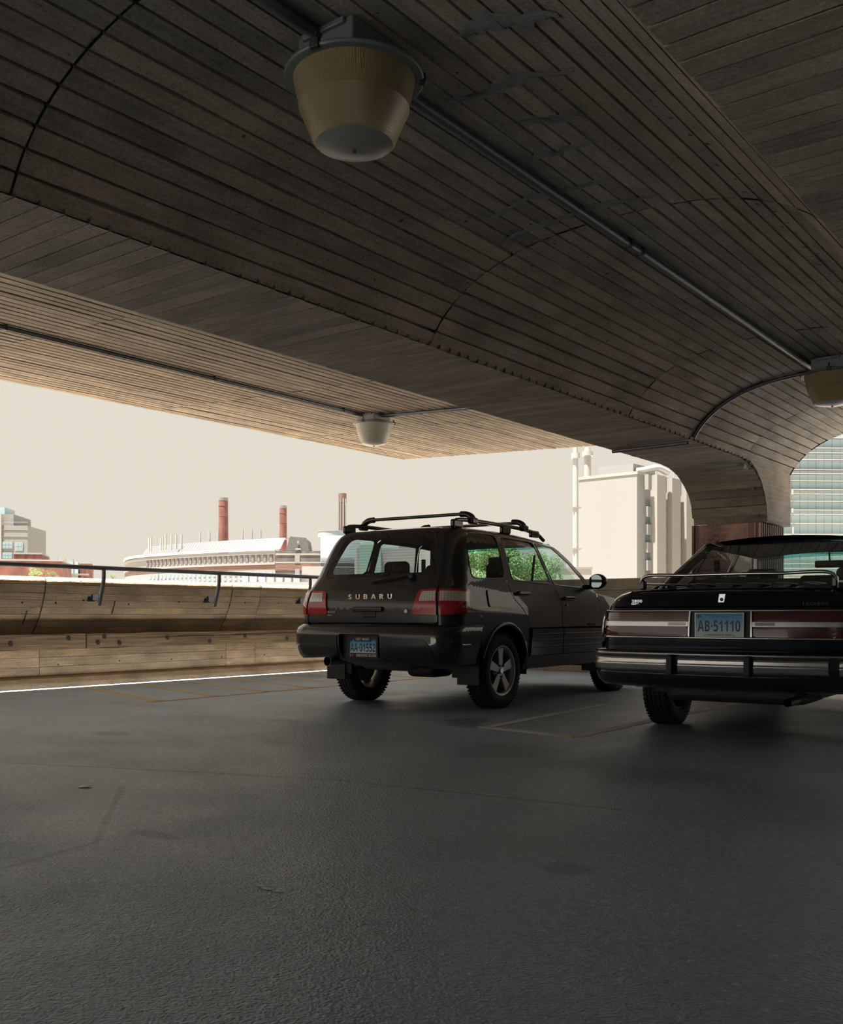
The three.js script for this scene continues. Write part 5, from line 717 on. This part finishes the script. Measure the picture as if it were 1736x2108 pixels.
{ // grey stepped tower on the left
  const Z = 150, t = building('stepped_tower', 'grey stepped concrete tower with teal windows beyond the handrail', 57, Z, .1), Y = (y) => HY(y, Z), m = Z / FOCAL;
  mesh('wall', box(14, Y(1082), 10, -7, Y(1082) / 2, -5), grey, t); mesh('upper_wall', box(12, Y(1059) - Y(1082) + .1, 9, -8.2, (Y(1059) + Y(1082)) / 2, -5), grey, t); mesh('top_box', box(9, 1.6, 5, -8.6, Y(1052), -5), bm([.22, .30, .33]), t); mesh('pilaster', box(.5, Y(1059), .3, -4.0, Y(1059) / 2, .1), creamD, t);
  for (const y of [1075, 1090, 1104]) mesh('joint', box(14.05, .08, .1, -7, Y(y), .01), creamD, t);
  for (const [x0, x1, a, b, nx] of [[2, 27, 1116, 1129, 4], [33, 47, 1117, 1134, 2], [1, 26, 1138, 1150, 4]]) { const w = (x1 - x0) * m, h = Y(a) - Y(b), cx = (x0 + x1) / 2 * m - 57 * m, f = mesh('window', box(w + .12, h + .12, .12, cx, (Y(a) + Y(b)) / 2, .05), white, t); for (let i = 0; i < nx; i++) for (let j = 0; j < 2; j++) mesh('pane', box(w / nx * .8, h / 2 * .82, .1, cx - w / 2 + (i + .5) * w / nx, (Y(a) + Y(b)) / 2 + (j - .5) * h / 2, .1), paneBlue, f); }
}
{ const Z = 120, t = building('brick_hall', 'low pink brick hall with two flat roof levels', 128, Z, .25), Y = (y) => HY(y, Z); mesh('wall', box(8.0, Y(1154), 12, -4.0, Y(1154) / 2, -6), brickRed, t); mesh('upper_wall', box(3.2, Y(1138), 8, -4.2, Y(1138) / 2, -6.4), brickRed, t); mesh('coping', box(8.1, .18, 12.1, -4.0, Y(1154), -6), creamD, t); mesh('coping', box(3.3, .18, 8.1, -4.2, Y(1138), -6.4), creamD, t); }
{ const Z = 135, t = building('metal_shed', 'grey metal shed building with brick gable end beyond the handrail', 161, Z, .3), Y = (y) => HY(y, Z); mesh('wall', box(6, Y(1156), 12, -3, Y(1156) / 2, -6), bm([.34, .38, .40]), t); mesh('end_wall', box(1.6, Y(1160), 10, 1.0, Y(1160) / 2, -5.4), brickRed, t); for (let i = 0; i < 6; i++) mesh('panel_seam', box(.06, 2.2, .06, -5.6 + i, Y(1166), .04), grey, t); for (const [x, h] of [[-2.4, 1.0], [-1.2, .6]]) mesh('roof_vent', box(.4, h, .4, x, Y(1156) + h / 2, -3), white, t); mesh('awning', box(4, .2, 1.6, -.6, Y(1183), .7), white, t); }
{ // street-side plant yard and low white buildings peeping between parapet and rail
  const Z = 110, t = building('cooling_plant', 'low white rooftop cooling plant behind the handrail', 520, Z, 0), Y = (y) => HY(y, Z); mesh('base', box(10, Y(1198), 6, 3, Y(1198) / 2, -3), white, t); for (let i = 0; i < 8; i++) mesh('fan_unit', box(.7, .9, .8, -.9 + i * .95, Y(1198) + .4, -.8), bm([.30, .32, .32]), t); mesh('housing', box(2.4, 1.9, 2, 6.6, Y(1198) + .8, -1.4), white, t);
}
{ const Z = 105, t = building('clinic_building', 'white building with teal glass seen through the wagon windows', 735, Z, .1), Y = (y) => HY(y, Z); mesh('wall', box(13, Y(1128), 8, 6.5, Y(1128) / 2, -4), white, t); mesh('glass_corner', box(2.2, Y(1122), 3, 1.4, Y(1122) / 2, -.6), bm([.16, .24, .22]), t); for (let i = 0; i < 14; i++) for (let j = 0; j < 2; j++) mesh('window', box(.4, .5, .1, 3.6 + i * .65, Y(1172 + j * 14), .03), paneBlue, t); mesh('penthouse', box(4, 1.2, 4, 2.6, Y(1122), -4), bm([.35, .42, .40]), t); }
{ const Z = 130, t = building('stone_house', 'tan block building beyond the trees behind the wagon windshield', 1150, Z, .1), Y = (y) => HY(y, Z); mesh('wall', box(4.5, Y(1170), 6, 2.2, Y(1170) / 2, -3), creamD, t); mesh('roof', box(4.7, .25, 6.2, 2.2, Y(1169), -3), grey, t); mesh('chimney', box(.5, 1.6, .5, 1.2, Y(1164), -2), grey, t); }
// trees below the deck: crowns of many small leaves
const leafMats = [std([.10, .17, .045], .8), std([.17, .25, .075], .8), std([.07, .13, .04], .8)].map((m, i) => phy(m.color.toArray(), .8, { transmission: .35, thickness: 0 })), bark = std([.12, .09, .07], .95);
function tree(px, py, Z, rx, ry, n, label, mi, name = 'tree') {
  const c = pix(px, py, Z), t = thing(name, label, name === 'tree' ? 'tree' : 'shrub', [c.x, GY, c.z], 0, name === 'tree' ? 'trees beyond the deck' : 'shrubs beyond the parapet'), h = c.y - GY;
  const ps = [], ns = [], ix = []; const lobes = Array.from({ length: 11 }, () => { const a = rr(0, 6.283), e = rr(-.6, 1), q = rr(.3, .75); return [Math.cos(a) * rx * q, e * ry * .65, Math.sin(a) * rx * q, rr(.3, .5)]; });
  for (let i = 0; i < n; i++) { const l = lobes[Math.floor(rnd() * lobes.length)], a = rr(0, 6.283), z = rr(-1, 1), q = Math.sqrt(1 - z * z), rad = rr(.65, 1.05); const o = V(l[0] + Math.cos(a) * q * rx * l[3] * rad, h + l[1] + z * ry * l[3] * rad, l[2] + Math.sin(a) * q * rx * l[3] * rad); const sz = rr(.5, 1) * rx * .055, u = V(rr(-1, 1), rr(-1, 1), rr(-1, 1)).normalize(), v = V(rr(-1, 1), rr(-1, 1), rr(-1, 1)).cross(u).normalize(), nn = u.clone().cross(v); const b = ps.length / 3; for (const [s, k] of [[-1, 0], [0, -.45], [1, 0], [0, .45]]) { const p = o.clone().addScaledVector(u, s * sz).addScaledVector(v, k * sz); ps.push(p.x, p.y, p.z); ns.push(nn.x, nn.y, nn.z); } ix.push(b, b + 1, b + 2, b, b + 2, b + 3); }
  const g = new THREE.BufferGeometry(); g.setAttribute('position', new THREE.Float32BufferAttribute(ps, 3)); g.setAttribute('normal', new THREE.Float32BufferAttribute(ns, 3)); g.setIndex(ix); mesh('foliage', g, leafMats[mi], t);
  const br = [rod(V(0, 0, 0), V(0, h - ry * .2, 0), rx * .06, 8)]; for (const l of lobes) br.push(rod(V(0, h - ry * .5, 0), V(l[0] * .9, h + l[1] * .9, l[2] * .9), rx * .022, 5)); mesh('trunk', br, bark, t); return t;
}
tree(985, 1172, 56, 1.9, 1.8, 9000, 'bright green leafy tree seen through the rear side glass of the wagon', 1); tree(1070, 1172, 64, 2.0, 1.6, 9000, 'mid green leafy tree seen through the rear door glass of the wagon', 0); tree(1125, 1175, 75, 1.4, 1.5, 7000, 'dark green tree seen beside the front pillar of the wagon', 2); tree(1030, 1215, 42, 2.2, .9, 7000, 'low bright green tree crown under the taller trees behind the wagon', 1);
tree(72, 1180, 80, .75, .5, 1500, 'small bright green shrub in front of the low pink brick hall', 1, 'shrub'); tree(110, 1183, 82, .6, .35, 900, 'low green shrub beside the metal shed', 0, 'shrub'); tree(232, 1188, 90, .5, .3, 800, 'tiny green shrub left of the curved building', 0, 'shrub');

renderer.render(scene, camera);
